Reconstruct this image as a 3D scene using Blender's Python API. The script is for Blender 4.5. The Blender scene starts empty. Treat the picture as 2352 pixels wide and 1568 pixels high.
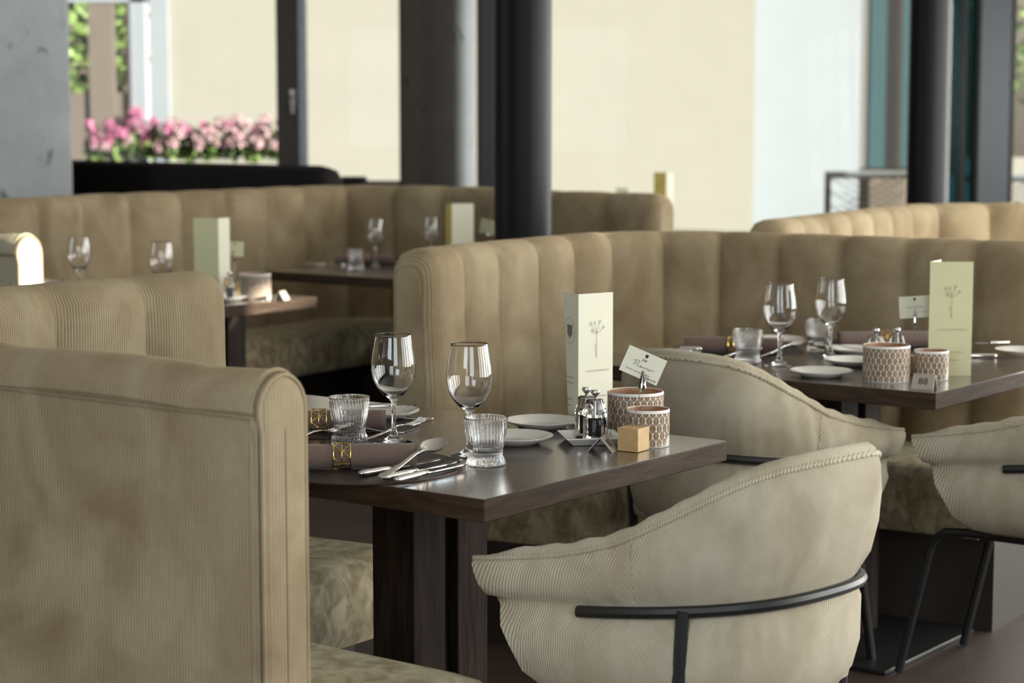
import bpy, bmesh, math, random
from mathutils import Vector, Matrix
random.seed(7)
C = bpy.context.scene
pi = math.pi
# ------------------------------------------------------------------ camera, world, sun, exposure
FPX, CAMZ, PITCH = 4573.0, 1.38, math.atan((784 - 290) / 4573.0)
cd = bpy.data.cameras.new('camera'); cam = bpy.data.objects.new('camera', cd)
C.collection.objects.link(cam); C.camera = cam
cam.location = (0, 0, CAMZ); cam.rotation_euler = (pi / 2 - PITCH, 0, 0)
cd.sensor_width = 36.0; cd.lens = FPX * 36.0 / 2352.0; cd.clip_end = 200
cd.dof.use_dof = True; cd.dof.focus_distance = 3.85; cd.dof.aperture_fstop = 4.2; cd.dof.aperture_blades = 9
C.view_settings.view_transform = 'Standard'; C.view_settings.look = 'None'
C.view_settings.exposure = 0.0; C.view_settings.gamma = 1.0; C.view_settings.use_curve_mapping = False
C.cycles.use_denoising = True
C.cycles.max_bounces = 12; C.cycles.transmission_bounces = 12; C.cycles.transparent_max_bounces = 16
C.cycles.caustics_reflective = False; C.cycles.caustics_refractive = False

wd = bpy.data.worlds.new('sky'); C.world = wd; wd.use_nodes = True
nt = wd.node_tree; nt.nodes.clear()
tc = nt.nodes.new('ShaderNodeTexCoord'); sp = nt.nodes.new('ShaderNodeSeparateXYZ'); rp = nt.nodes.new('ShaderNodeValToRGB')
bg = nt.nodes.new('ShaderNodeBackground'); wo = nt.nodes.new('ShaderNodeOutputWorld')
mr = nt.nodes.new('ShaderNodeMapRange'); mr.inputs[1].default_value = -1; mr.inputs[2].default_value = 1
nt.links.new(tc.outputs['Generated'], sp.inputs[0]); nt.links.new(sp.outputs[2], mr.inputs[0]); nt.links.new(mr.outputs[0], rp.inputs[0])
nt.links.new(rp.outputs[0], bg.inputs[0]); nt.links.new(bg.outputs[0], wo.inputs[0])
cr = rp.color_ramp
cr.elements[0].position = 0.0; cr.elements[0].color = (.24, .18, .12, 1)
cr.elements[1].position = 1.0; cr.elements[1].color = (.66, .74, .80, 1)
e = cr.elements.new(.48); e.color = (.38, .29, .18, 1)
e = cr.elements.new(.52); e.color = (.92, .78, .56, 1)
bg.inputs[1].default_value = 0.38

TOSUN = Vector((.86, -.43, .27)).normalized()
sl = bpy.data.lights.new('sun', 'SUN'); sl.energy = 20.0; sl.angle = math.radians(.6); sl.color = (1, .95, .84)
so = bpy.data.objects.new('sun', sl); C.collection.objects.link(so)
so.rotation_euler = TOSUN.to_track_quat('Z', 'Y').to_euler(); so.location = (8, -4, 6)

def area(name, loc, aim, sx, sy, power, col):
    l = bpy.data.lights.new(name, 'AREA'); l.shape = 'RECTANGLE'; l.size = sx; l.size_y = sy; l.energy = power; l.color = col
    o = bpy.data.objects.new(name, l); C.collection.objects.link(o); o.location = loc
    o.rotation_euler = (Vector(aim) - Vector(loc)).to_track_quat('-Z', 'Y').to_euler(); return o
# added fill panels standing in for window daylight: right, behind the camera, left
BLUE, WARM = (.74, .90, 1), (1, .94, .84)
for k, y in enumerate((.6, 2.0, 3.4, 4.8, 6.2, 7.6, 9.0, 10.4, 12.2, 13.6)):   # the near two are kept weaker
    area('daylight_fill', (4.78, y, 1.6), (2.5, y, 1.52), 1.05, 2.3, (46, 60, 84, 84, 92, 100, 100, 92, 92, 92)[k], BLUE if k % 3 == 0 else WARM)
area('daylight_fill', (-1.8, -.7, 1.9), (-1.0, 4, .8), 1.7, 2.2, 74, (.80, .90, 1))
area('daylight_fill', (1.0, -.7, 1.9), (.5, 4, .8), 1.7, 2.2, 64, (.84, .93, 1))
area('daylight_fill', (-5.5, 6.5, 2.0), (-3.2, 11.2, 1.9), 1.4, 2.2, 70, BLUE)

# ------------------------------------------------------------------ pixel <-> place on a level
_c, _s = math.cos(PITCH), math.sin(PITCH)
def at(px, py, z=.75):
    r = (px - 1176) / FPX; u = -(py - 784) / FPX
    t = (z - CAMZ) / (-_s + u * _c)
    return Vector((r * t, (_c + u * _s) * t, z))
def far(px, py, Y):
    r = (px - 1176) / FPX; u = -(py - 784) / FPX
    t = Y / (_c + u * _s)
    return Vector((r * t, Y, CAMZ + t * (-_s + u * _c)))

# ------------------------------------------------------------------ mesh helpers
class MB:
    def __init__(s): s.v = []; s.f = []; s.uv = []; s.mi = []
    def add(s, vs, fs, uvs=None, m=0):
        b = len(s.v); s.v += [tuple(x) for x in vs]
        s.uv += list(uvs) if uvs else [(x[0], x[1]) for x in vs]
        s.f += [tuple(i + b for i in f) for f in fs]; s.mi += [m] * len(fs); return s
    def box(s, a, b, m=0):
        x0, y0, z0 = a; x1, y1, z1 = b
        return s.add([(x0, y0, z0), (x1, y0, z0), (x1, y1, z0), (x0, y1, z0), (x0, y0, z1), (x1, y0, z1), (x1, y1, z1), (x0, y1, z1)],
                     [(0, 3, 2, 1), (4, 5, 6, 7), (0, 1, 5, 4), (1, 2, 6, 5), (2, 3, 7, 6), (3, 0, 4, 7)], m=m)
    def grid(s, rows, uvs=None, cu=False, m=0, caps=False, flip=False):
        nr, nc = len(rows), len(rows[0]); fs = []
        for i in range(nr - 1):
            for j in range(nc if cu else nc - 1):
                k = (j + 1) % nc; q = (i * nc + j, i * nc + k, (i + 1) * nc + k, (i + 1) * nc + j)
                fs.append(q[::-1] if flip else q)
        if caps:
            a = tuple(range(nc))[::-1]; b = tuple(range((nr - 1) * nc, nr * nc))
            fs += [a[::-1], b[::-1]] if flip else [a, b]
        return s.add([p for r in rows for p in r], fs, [p for r in uvs for p in r] if uvs else None, m)
    def lathe(s, prof, seg=32, m=0, mod=None, c=(0, 0, 0), sq=0):
        rows, uvs = [], []; L = 0
        for i, (r, z) in enumerate(prof):
            if i: L += math.hypot(r - prof[i - 1][0], z - prof[i - 1][1])
            row, ur = [], []
            for j in range(seg):
                a = 2 * pi * j / seg; rr = r * (mod(a, z, i) if mod else 1)
                if sq: rr *= (abs(math.cos(a)) ** sq + abs(math.sin(a)) ** sq) ** (-1 / sq)
                row.append((c[0] + rr * math.cos(a), c[1] + rr * math.sin(a), c[2] + z)); ur.append((j / seg, L))
            rows.append(row); uvs.append(ur)
        return s.grid(rows, uvs, cu=True, m=m)
    def tube(s, path, r, seg=8, m=0, caps=True, flat=1.0):
        P = [Vector(p) for p in path]; n = len(P); rows = []; up = None
        for i in range(n):
            t = (P[min(i + 1, n - 1)] - P[max(i - 1, 0)])
            if t.length < 1e-9: t = Vector((0, 0, 1))
            t.normalize()
            if up is None:
                up = Vector((0, 0, 1)) if abs(t.z) < .9 else Vector((1, 0, 0))
            up = (up - t * up.dot(t))
            if up.length < 1e-6: up = t.orthogonal()
            up.normalize(); sd = t.cross(up); rr = r[i] if isinstance(r, (list, tuple)) else r
            rows.append([P[i] + (up * math.sin(2 * pi * k / seg) * flat + sd * math.cos(2 * pi * k / seg)) * rr for k in range(seg)])
        return s.grid(rows, cu=True, m=m, caps=caps, flip=True)
    def sphere(s, c, r, seg=8, rings=5, sc=(1, 1, 1), m=0):
        rows = []
        for i in range(rings + 1):
            t = -pi / 2 + pi * i / rings
            rows.append([(c[0] + sc[0] * r * max(math.cos(t), .02) * math.cos(2 * pi * j / seg), c[1] + sc[1] * r * max(math.cos(t), .02) * math.sin(2 * pi * j / seg), c[2] + sc[2] * r * math.sin(t)) for j in range(seg)])
        return s.grid(rows, cu=True, m=m, caps=True)
    def build(s, name, mat, parent=None, smooth=40, bevel=0, bseg=2, **tags):
        me = bpy.data.meshes.new(name); me.from_pydata(s.v, [], s.f)
        for m_ in (mat if isinstance(mat, list) else [mat]): me.materials.append(m_)
        uvl = me.uv_layers.new(name='UVMap'); vi = [0] * len(me.loops); me.loops.foreach_get('vertex_index', vi)
        uvl.data.foreach_set('uv', [c for i in vi for c in s.uv[i][:2]])
        me.polygons.foreach_set('material_index', s.mi)
        if smooth:
            me.polygons.foreach_set('use_smooth', [True] * len(me.polygons))
            if smooth < 180: me.set_sharp_from_angle(angle=math.radians(smooth))
        me.update()
        o = bpy.data.objects.new(name, me); C.collection.objects.link(o)
        if parent: o.parent = parent
        if bevel:
            b = o.modifiers.new('bevel', 'BEVEL'); b.width = bevel; b.segments = bseg; b.limit_method = 'ANGLE'; b.angle_limit = math.radians(40)
        for k, v in tags.items(): o[k] = v
        return o

def thing(name, label, cat, loc=(0, 0, 0), rz=0, group=None):
    o = bpy.data.objects.new(name, None); C.collection.objects.link(o)
    o.location = loc; o.rotation_euler = (0, 0, rz); o['label'] = label; o['category'] = cat; o.empty_display_size = .05
    if group: o['group'] = group
    return o
def dup(root, label, loc, rz=0, group=None):
    def cp(o, par):
        c = o.copy(); C.collection.objects.link(c)
        if par: c.parent = par
        for ch in list(o.children): cp(ch, c)
        return c
    r = cp(root, None); r['label'] = label; r.location = loc; r.rotation_euler = (0, 0, rz)
    if group: r['group'] = group
    return r
def text_mesh(txt, size, mat, name, parent, M, align='CENTER', extrude=.00012, spacing=1.0):
    cu = bpy.data.curves.new(name, 'FONT'); cu.body = txt; cu.size = size; cu.align_x = align; cu.align_y = 'CENTER'; cu.extrude = extrude
    cu.resolution_u = 3; cu.space_character = spacing
    t = bpy.data.objects.new(name + '_t', cu); C.collection.objects.link(t)
    me = bpy.data.meshes.new_from_object(t.evaluated_get(bpy.context.evaluated_depsgraph_get()))
    bpy.data.objects.remove(t); bpy.data.curves.remove(cu)
    me.name = name; me.materials.clear(); me.materials.append(mat); me.transform(M)
    o = bpy.data.objects.new(name, me); C.collection.objects.link(o); o.parent = parent; return o

# ------------------------------------------------------------------ materials
class N:
    def __init__(s, name):
        s.m = bpy.data.materials.new(name); s.m.use_nodes = True; s.t = s.m.node_tree
        s.b = s.t.nodes['Principled BSDF']; s.o = s.t.nodes['Material Output']
    def n(s, typ, **kw):
        x = s.t.nodes.new('ShaderNode' + typ)
        for k, v in kw.items(): setattr(x, k, v)
        return x
    def l(s, a, b): s.t.links.new(a, b)
    def set(s, **kw):
        for k, v in kw.items():
            i = s.b.inputs[k.replace('_', ' ')]
            i.default_value = (*v, 1) if isinstance(v, tuple) and len(v) == 3 and i.type == 'RGBA' else v
        return s
    def math(s, op, a, b=None, c=None):
        x = s.n('Math', operation=op)
        for i, q in enumerate((a, b, c)):
            if q is None: continue
            if isinstance(q, (int, float)): x.inputs[i].default_value = q
            else: s.l(q, x.inputs[i])
        return x.outputs[0]
    def noise(s, vec, scale, detail=3, rough=.5, dist=0):
        x = s.n('TexNoise'); x.inputs['Scale'].default_value = scale; x.inputs['Detail'].default_value = detail
        x.inputs['Roughness'].default_value = rough; x.inputs['Distortion'].default_value = dist
        if vec is not None: s.l(vec, x.inputs['Vector'])
        return x.outputs['Fac']
    def ramp(s, f, a, b, p0=.3, p1=.7):
        x = s.n('ValToRGB'); x.color_ramp.elements[0].color = (*a, 1); x.color_ramp.elements[1].color = (*b, 1)
        x.color_ramp.elements[0].position = p0; x.color_ramp.elements[1].position = p1
        s.l(f, x.inputs[0]); return x.outputs[0]
    def mix(s, f, a, b, blend='MIX'):
        x = s.n('Mix', data_type='RGBA', blend_type=blend)
        for i, q in ((0, f), (6, a), (7, b)):
            if isinstance(q, (int, float)): x.inputs[i].default_value = q
            elif isinstance(q, tuple): x.inputs[i].default_value = (*q, 1)
            else: s.l(q, x.inputs[i])
        return x.outputs[2]
    def bump(s, h, strength=.3, dist=.002):
        x = s.n('Bump'); x.inputs['Strength'].default_value = strength; x.inputs['Distance'].default_value = dist
        s.l(h, x.inputs['Height']); s.l(x.outputs[0], s.b.inputs['Normal']); return s
    def map(s, vec, sc):
        x = s.n('Mapping'); x.inputs['Scale'].default_value = sc; s.l(vec, x.inputs[0]); return x.outputs[0]

def plain(name, col, rough=.5, metal=0., spec=.5, var=.12, scale=30, bump=0., **kw):
    k = N(name); tcx = k.n('TexCoord').outputs['Object']
    nf = k.noise(tcx, scale)
    k.l(k.ramp(nf, tuple(c * (1 - var) for c in col), tuple(min(c * (1 + var), 1) for c in col)), k.b.inputs['Base Color'])
    k.set(Roughness=rough, Metallic=metal, **{'Specular_IOR_Level': spec}); k.set(**kw)
    if bump: k.bump(nf, bump, .002)
    return k.m

def cord(name, a, b, pitch=.0065, depth=.5, sheen=.22, skew=0., mott=5.5, rough=.85):
    k = N(name); t = k.n('TexCoord'); uv = k.n('SeparateXYZ'); k.l(t.outputs['UV'], uv.inputs[0]); ob = t.outputs['Object']
    u = k.math('ADD', uv.outputs[0], k.math('MULTIPLY', uv.outputs[1], skew)) if skew else uv.outputs[0]
    wob = k.noise(ob, 9, 2); u = k.math('ADD', u, k.math('MULTIPLY', wob, .006))
    w = k.math('MULTIPLY_ADD', k.math('SINE', k.math('MULTIPLY', u, 2 * pi / pitch)), .5, .5)
    g = k.math('POWER', w, .38)
    nap = k.noise(k.map(ob, (1, 1, .75)), mott, 4, .55, .6)
    fine = k.noise(ob, 60, 3)
    base = k.mix(k.math('MULTIPLY', fine, .35), k.ramp(nap, a, b, .36, .64), tuple(c * .72 for c in a))
    col = k.mix(1.0, base, k.ramp(g, (1 - depth, 1 - depth, 1 - depth), (1, 1, 1), .0, .75), 'MULTIPLY')  # shade in the grooves between ribs is multiplied into the colour
    k.l(col, k.b.inputs['Base Color'])
    k.set(Roughness=rough, Sheen_Weight=sheen, Sheen_Roughness=.45, **{'Specular_IOR_Level': .2})
    k.b.inputs['Sheen Tint'].default_value = (*[min(1, c * 1.9) for c in b], 1)
    h = k.math('ADD', k.math('MULTIPLY', w, .6), k.math('MULTIPLY', nap, .9))
    k.bump(h, .55, .003); return k.m

VEL_A, VEL_B = (.26, .190, .108), (.41, .328, .205)
M = {}
M['velvet'] = cord('beige_ribbed_velvet', VEL_A, VEL_B, depth=.30)
M['cord'] = cord('beige_corduroy', (.24, .18, .10), (.35, .285, .18), depth=.5, sheen=.2)
M['chair'] = cord('pale_chair_corduroy', (.46, .385, .265), (.64, .57, .435), pitch=.0051, depth=.72, skew=.40, mott=7)
M['sunpale'] = cord('sunlit_velvet', (.46, .40, .27), (.58, .52, .38), depth=.25)  # booth velvet made paler, strong sun put into its colour
M['seat'] = cord('mottled_seat_velvet', (.28, .215, .125), (.60, .52, .36), pitch=.004, depth=.12, mott=26)
M['leather'] = plain('dark_brown_leather', (.035, .024, .02), .45, bump=.2, scale=120)
M['blackv'] = plain('black_velvet', (.008, .007, .006), .8, spec=.2, scale=20)
M['plinth'] = plain('dark_plinth', (.030, .021, .016), .6)
M['black'] = plain('matt_black_steel', (.010, .010, .010), .42, var=.05)
M['blackgloss'] = plain('black_lacquered_steel', (.006, .006, .007), .45, var=.05, spec=.15)
M['chrome'] = plain('polished_chrome', (.80, .79, .77), .08, 1.0, var=.03)
M['steel'] = plain('polished_cutlery_steel', (.66, .63, .59), .09, 1.0, var=.04)
M['satin'] = plain('satin_steel', (.50, .46, .42), .35, 1.0, var=.05)
M['tent'] = plain('brushed_sign_plate', (.40, .35, .29), .45, .25, var=.05)
M['gold'] = plain('gold_wire', (.78, .55, .16), .2, 1.0, var=.05)
M['ceramic'] = plain('white_porcelain', (.74, .71, .65), .12, var=.015)
M['napkin'] = plain('taupe_linen', (.17, .12, .098), .9, spec=.15, var=.12, scale=300, bump=.15, Sheen_Weight=.2)
M['mat'] = plain('placemat_leather', (.022, .014, .013), .5, spec=.4, scale=200, bump=.1)
M['matedge'] = plain('placemat_red_edge', (.045, .014, .009), .5)
M['paper'] = plain('ivory_paper', (.76, .73, .58), .75, spec=.2, var=.02, scale=400)
M['papershade'] = plain('sage_paper', (.60, .58, .36), .75, spec=.2, var=.02, scale=400)
M['ink'] = plain('black_ink', (.015, .014, .012), .7)
M['greyink'] = plain('grey_ink', (.22, .20, .15), .7)
M['faintink'] = plain('faint_brown_ink', (.42, .34, .26), .7)
M['copper'] = plain('copper_inside', (.34, .165, .080), .35, var=.25, scale=60)
M['maple'] = plain('maple_block', (.52, .34, .15), .55, var=.1, scale=45)
M['pepper'] = plain('peppercorns', (.012, .009, .008), .7, var=.6, scale=500)
M['concrete'] = None
def glassm(name, col=(1, 1, 1), rough=0., ior=1.48):
    k = N(name); k.set(Base_Color=col, Roughness=rough, IOR=ior, Transmission_Weight=1.0); return k.m
M['glass'] = glassm('clear_crystal'); M['acrylic'] = glassm('clear_acrylic', (1, .99, .97), .0, 1.33)
def wood(name, a, b, rough, axis=(30, 3, 30), bump=.15):
    k = N(name); ob = k.n('TexCoord').outputs['Object']
    g = k.noise(k.map(ob, axis), 1.6, 6, .6, 1.2); f = k.noise(k.map(ob, tuple(q * 14 for q in axis)), 1.0, 2)
    m = k.math('MULTIPLY_ADD', f, .08, k.math('MULTIPLY', g, .92))
    k.l(k.ramp(m, a, b, .38, .62), k.b.inputs['Base Color'])
    k.l(k.math('MULTIPLY_ADD', f, .22, rough - .11), k.b.inputs['Roughness']); k.bump(m, bump, .0012)
    if 'top' not in name: k.set(Specular_IOR_Level=.12)
    if 'top' in name: k.set(Coat_Weight=1.0, Coat_Roughness=.20, Coat_IOR=1.65)
    return k.m
M['oak'] = wood('smoked_oak_top', (.030, .018, .011), (.066, .041, .026), .30, bump=.08)
M['oakv'] = wood('smoked_oak_upright', (.016, .010, .008), (.040, .026, .020), .7, (30, 30, 2.5))
M['oakedge'] = wood('smoked_oak_edge', (.034, .021, .013), (.062, .040, .027), .6, (3, 3, 26), .04)
def concrete(name, a, b):
    k = N(name); ob = k.n('TexCoord').outputs['Object']
    n1 = k.noise(ob, 1.6, 5, .6); n2 = k.noise(k.map(ob, (5, 5, 2.2)), 1.7, 3, .5, 1.0)
    chip = k.ramp(n2, (0, 0, 0), (1, 1, 1), .66, .72)
    k.l(k.mix(chip, k.ramp(n1, a, b), tuple(c * .5 for c in a)), k.b.inputs['Base Color'])
    k.set(Roughness=.85); k.bump(n2, .3, .02); return k.m
M['palecol'] = concrete('pale_concrete', (.42, .43, .43), (.56, .57, .57))
M['concrete'] = concrete('board_marked_concrete', (.30, .31, .31), (.44, .45, .44))
def floor_m():
    k = N('dark_oak_parquet'); ob = k.n('TexCoord').outputs['Object']
    br = k.n('TexBrick'); br.inputs['Scale'].default_value = 1; br.inputs['Brick Width'].default_value = .9; br.inputs['Row Height'].default_value = .12
    br.inputs['Mortar Size'].default_value = .002; br.inputs['Color1'].default_value = (.060, .036, .026, 1); br.inputs['Color2'].default_value = (.040, .024, .018, 1)
    br.inputs['Mortar'].default_value = (.012, .008, .006, 1)
    mp = k.n('Mapping'); mp.inputs['Rotation'].default_value = (0, 0, math.radians(8)); k.l(ob, mp.inputs[0]); k.l(mp.outputs[0], br.inputs[0])
    g = k.noise(k.map(ob, (3, 30, 1)), 1.5, 4)
    k.l(k.mix(.35, br.outputs[0], k.ramp(g, (.02, .012, .009), (.085, .052, .038))), k.b.inputs['Base Color']); k.set(Roughness=.5)
    k.bump(g, .1, .002); return k.m
M['floor'] = floor_m()
def pane_m(name, col=(1, 1, 1), f=.06):
    k = N(name); tr = k.n('BsdfTransparent'); gl = k.n('BsdfGlossy'); mx = k.n('MixShader')
    tr.inputs[0].default_value = (*col, 1); gl.inputs['Roughness'].default_value = .02; mx.inputs[0].default_value = f
    k.l(tr.outputs[0], mx.inputs[1]); k.l(gl.outputs[0], mx.inputs[2]); k.l(mx.outputs[0], k.o.inputs[0]); return k.m
M['pane'] = pane_m('window_glass', f=.003); M['teal'] = pane_m('teal_tinted_glass', (.16, .36, .40), .10)
M['frame'] = plain('brown_window_frame', (.060, .044, .034), .5)
M['frameblue'] = plain('blue_grey_door_frame', (.045, .085, .095), .35)
M['framedark'] = plain('anthracite_door_frame', (.018, .020, .022), .4)
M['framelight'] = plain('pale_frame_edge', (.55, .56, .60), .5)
M['plaster'] = plain('dark_plaster', (.16, .14, .12), .9)
M['ceil'] = plain('white_ceiling', (.55, .52, .47), .9)
M['cream'] = plain('cream_render', (.275, .273, .240), .95, spec=.1, var=.02, scale=2)
M['white'] = plain('white_render', (.240, .272, .300), .95, spec=.1, var=.02, scale=2)
M['fence'] = plain('grey_brown_fence', (.125, .105, .085), .9, var=.06, scale=4)
M['terrace'] = plain('pale_terrace_stone', (.20, .19, .165), .9, scale=3)
M['leaf'] = plain('green_leaves', (.12, .19, .045), .6, var=.5, scale=9)
M['leafd'] = plain('dark_green_leaves', (.05, .10, .03), .6, var=.5, scale=9)
M['petal'] = plain('pink_petals', (.34, .10, .19), .6, var=.3, scale=12)
M['petal2'] = plain('pale_pink_petals', (.38, .25, .27), .6, var=.2, scale=12)
M['bark'] = plain('grey_bark', (.16, .12, .09), .9)
M['rail'] = plain('dark_railing', (.014, .012, .011), .5); M['railtop'] = plain('railing_cap', (.13, .145, .15), .4)
M['bandgrey'] = plain('grey_band', (.13, .13, .125), .5); M['bandteal'] = plain('teal_band', (.022, .058, .066), .5)
M['banddark'] = plain('dark_band', (.006, .007, .008), .5); M['bandbrown'] = plain('brown_band', (.024, .018, .014), .5)
M['brass'] = plain('brass_card', (.42, .33, .08), .6)

def leaf_mosaic():
    k = N('leaf_mosaic'); t = k.n('TexCoord'); uv = k.n('SeparateXYZ'); k.l(t.outputs['UV'], uv.inputs[0])
    u, v = uv.outputs[0], uv.outputs[1]; pu, pv = .0140, .0300
    def leafs(ou, ov):
        x = k.math('ABSOLUTE', k.math('SUBTRACT', k.math('MODULO', k.math('ADD', u, ou + 1.4), pu), pu / 2))
        y = k.math('ABSOLUTE', k.math('SUBTRACT', k.math('MODULO', k.math('ADD', v, ov + 1.5), pv), pv / 2))
        yy = k.math('POWER', k.math('DIVIDE', y, .0104), 2.0)
        f = k.math('SUBTRACT', k.math('SUBTRACT', 1, yy), k.math('DIVIDE', x, .0061))
        vein = k.math('GREATER_THAN', x, .0002)
        return k.math('MULTIPLY', k.math('GREATER_THAN', f, 0), vein)
    mk = k.math('MAXIMUM', leafs(0, 0), leafs(.007, .015))
    lim = k.math('MULTIPLY', mk, k.math('MULTIPLY', k.math('LESS_THAN', v, 9), 1))
    ns = k.noise(t.outputs['Object'], 70, 2)
    k.l(k.mix(lim, (.70, .67, .60), k.ramp(ns, (.17, .10, .055), (.30, .20, .125))), k.b.inputs['Base Color'])
    k.l(k.math('MULTIPLY_ADD', lim, -.42, .6), k.b.inputs['Roughness'])
    k.bump(lim, .3, .0006); return k.m
M['mosaic'] = leaf_mosaic()
M['rimwhite'] = plain('white_grout', (.74, .71, .65), .5, var=.03)

# ------------------------------------------------------------------ setting
def struct(name, mb, mat, parent=None, **kw):
    o = mb.build(name, mat, parent, smooth=kw.pop('smooth', 30), **kw)
    if not parent: o['kind'] = 'structure'
    return o
YW = 16.0; ZC = 3.5
struct('floor', MB().box((-9, -5, -.1), (9, YW + .4, 0)), M['floor'])
struct('ceiling', MB().box((-9, -5, ZC), (5.2, YW + .4, ZC + .2)), M['ceil'])
def fx(px, Y=YW): return (px - 1176) / FPX * Y
zs = far(900, 417, YW).z
w = MB()
w.box((-9, YW, 0), (fx(925), YW + .3, zs)); w.box((-9, YW, 3.4), (9, YW + .3, ZC)); w.box((-9, YW, zs), (fx(-260), YW + .3, 3.4))
struct('wall_back', w, M['plaster'])
x0, xm0, xm1, x1 = fx(-250), fx(640), fx(705), fx(925)
wf = struct('window_1', MB().box((x0, YW + .02, zs - .04), (x1, YW + .26, zs)), M['frame'])
f = MB().box((xm0, YW - .02, zs), (xm1 - .055, YW + .14, 3.4)).box((x0, YW + .04, 3.32), (x1, YW + .2, 3.4)); f.build('window_frame', M['frame'], wf, bevel=.006)
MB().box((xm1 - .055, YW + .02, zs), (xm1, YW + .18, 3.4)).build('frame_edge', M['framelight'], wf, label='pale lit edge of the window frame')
MB().box((x0, YW + .1, zs), (x1, YW + .106, 3.32)).build('window_pane', M['pane'], wf, smooth=0)
hx = fx(676); hz = far(676, 235, YW).z
MB().tube([(hx, YW - .02, hz + .05), (hx, YW - .07, hz + .05), (hx + .002, YW - .075, hz + .03), (hx + .004, YW - .075, hz - .09)], .014, 8).box((hx - .02, YW - .035, hz - .02), (hx + .02, YW - .015, hz + .1)).build('window_handle', M['satin'], wf)
xa, xb = fx(1095), fx(1975)
w2 = struct('window_2', MB().box((xa, YW, 0), (xb, YW + .2, .06)), M['framedark'])
MB().box((xa, YW, .06), (fx(1140), YW + .2, 3.4)).box((xa, YW, 3.34), (xb, YW + .2, 3.4)).build('window_frame', M['framedark'], w2)
MB().box((fx(1140), YW + .1, .06), (xb, YW + .106, 3.34)).build('window_pane', M['pane'], w2, smooth=0)
# folded leaves of the glazed terrace door
dr = struct('door_1', MB().box((fx(2085), YW - .1, 0), (fx(2320), YW + .2, .04)), M['framedark'])
def leafd(pa, pb, mat, y=YW, d=.12): MB().box((fx(pa, y), y - d, .04), (fx(pb, y), y + d, 3.4)).build('door_frame', mat, dr, bevel=.01)
leafd(2196, 2206, M['framedark']); leafd(2232, 2306, M['framedark'], YW - .2); leafd(2306, 2314, M['frame'], YW - .2)
MB().box((fx(2160), YW + .12, .04), (fx(2236), YW + .128, 3.4)).build('door_pane', M['teal'], dr, smooth=0)
MB().box((fx(2206), YW - .05, .04), (fx(2212), YW, 3.4)).box((fx(2222), YW - .05, .04), (fx(2234), YW, 3.4)).build('door_frame', M['frameblue'], dr)
MB().box((fx(2314), YW + .1, .04), (fx(2700), YW + .106, 3.4)).build('door_pane', M['pane'], dr, smooth=0)
# unseen right-hand side: solid wall, its high slots shaped to aim the sunbeams
wr = MB()
XR = 4.9
wr.box((XR, -12, 0), (XR + .3, YW, 2.51)); wr.box((XR, -12, 3.16), (XR + .3, YW, ZC))
ys = [-12, 2.50, 3.10, 3.70, 3.93, 4.02, 4.60, YW]     # sun slots between these piers, placed for the light patches
for i in range(0, len(ys), 2): wr.box((XR, ys[i], 2.51), (XR + .3, ys[i + 1], 3.16))
wr.box((XR, 2.50, 2.47), (XR + .3, 3.10, 2.73)); wr.box((XR, 3.70, 2.70), (XR + .3, 4.60, 3.16))
struct('wall_right', wr, M['plaster'])

def rbox(cx, cy, hx_, hy_, r, z0, z1, rot=0):
    mb = MB(); ring = []
    for (sx, sy, a0) in ((1, 1, 0), (-1, 1, 90), (-1, -1, 180), (1, -1, 270)):
        for k in range(5):
            a = math.radians(a0 + 22.5 * k); ring.append((sx * (hx_ - r) + r * math.cos(a), sy * (hy_ - r) + r * math.sin(a)))
    R = Matrix.Rotation(rot, 2); ring = [R @ Vector(p) for p in ring]
    return mb.grid([[(cx + p[0], cy + p[1], z) for p in ring] for z in (z0, z1)], cu=True, caps=True)
struct('wall_left', MB().box((-9.3, -5, 0), (-9, YW + .3, ZC)), M['plaster'])
struct('column_left', rbox(fx(-60, 11.2), 11.32, .52, .26, .01, 0, ZC, math.radians(13)), M['concrete'])
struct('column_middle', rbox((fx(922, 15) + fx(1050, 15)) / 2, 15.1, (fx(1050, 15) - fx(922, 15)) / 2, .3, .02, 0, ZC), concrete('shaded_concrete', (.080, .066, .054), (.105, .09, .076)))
def roundcol(name, px, w, Y, mat, label):
    r = w / FPX * Y / 2; x = fx(px, Y)
    t = MB().lathe([(r * .02, 0), (r, 0), (r, ZC), (r * .02, ZC)], 48, c=(x, Y, 0)).build(name, mat, None)
    t['kind'] = 'structure'; t['label'] = label
roundcol('column_front', 1201, 131, 7.6, M['blackgloss'], 'round black steel column rising behind the middle booth')
roundcol('column_right', 2126, 92, 10.6, M['blackgloss'], 'round black steel column in front of the terrace door')
roundcol('column_round', 1068, 46, 14.4, M['palecol'], 'slim pale round column beside the dark concrete pier')
struct('trim_1', MB().box((fx(1108, 14.5), 14.45, 0), (fx(1136, 14.5), 14.6, ZC)), M['black'])

# outside
struct('ground_outside', MB().box((-30, YW + .4, -.25), (30, 60, -.05)), M['terrace'])
def simple(name, label, cat, mb, mat, group=None, **kw):
    o = mb.build(name, mat, None, **kw); o['label'] = label; o['category'] = cat
    if group: o['group'] = group
    return o
YF = 24.0
bl = simple('building', 'cream rendered house wall filling the big window', 'building', MB().box((fx(345, YF), YF, -.1), (fx(1729, YF), YF + 6, 9)), M['cream'])
MB().box((fx(345, YF) - .02, YF - .05, -.1), (fx(396, YF), YF, 9)).build('corner_strip', M['white'], bl, label='white corner strip of the house')
simple('building', 'white house wall beyond the right corner of the cream house', 'building', MB().box((fx(1700, 27), 27, -.1), (fx(1970, 27), 33, 9)), M['white'])
pt = thing('veranda', 'white veranda post and beam at the left window', 'veranda', (0, 0, 0))
MB().box((fx(310, 22), 21.9, -.05), (fx(348, 22), 22.1, 3.2)).build('post', M['white'], pt, bevel=.01)
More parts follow.
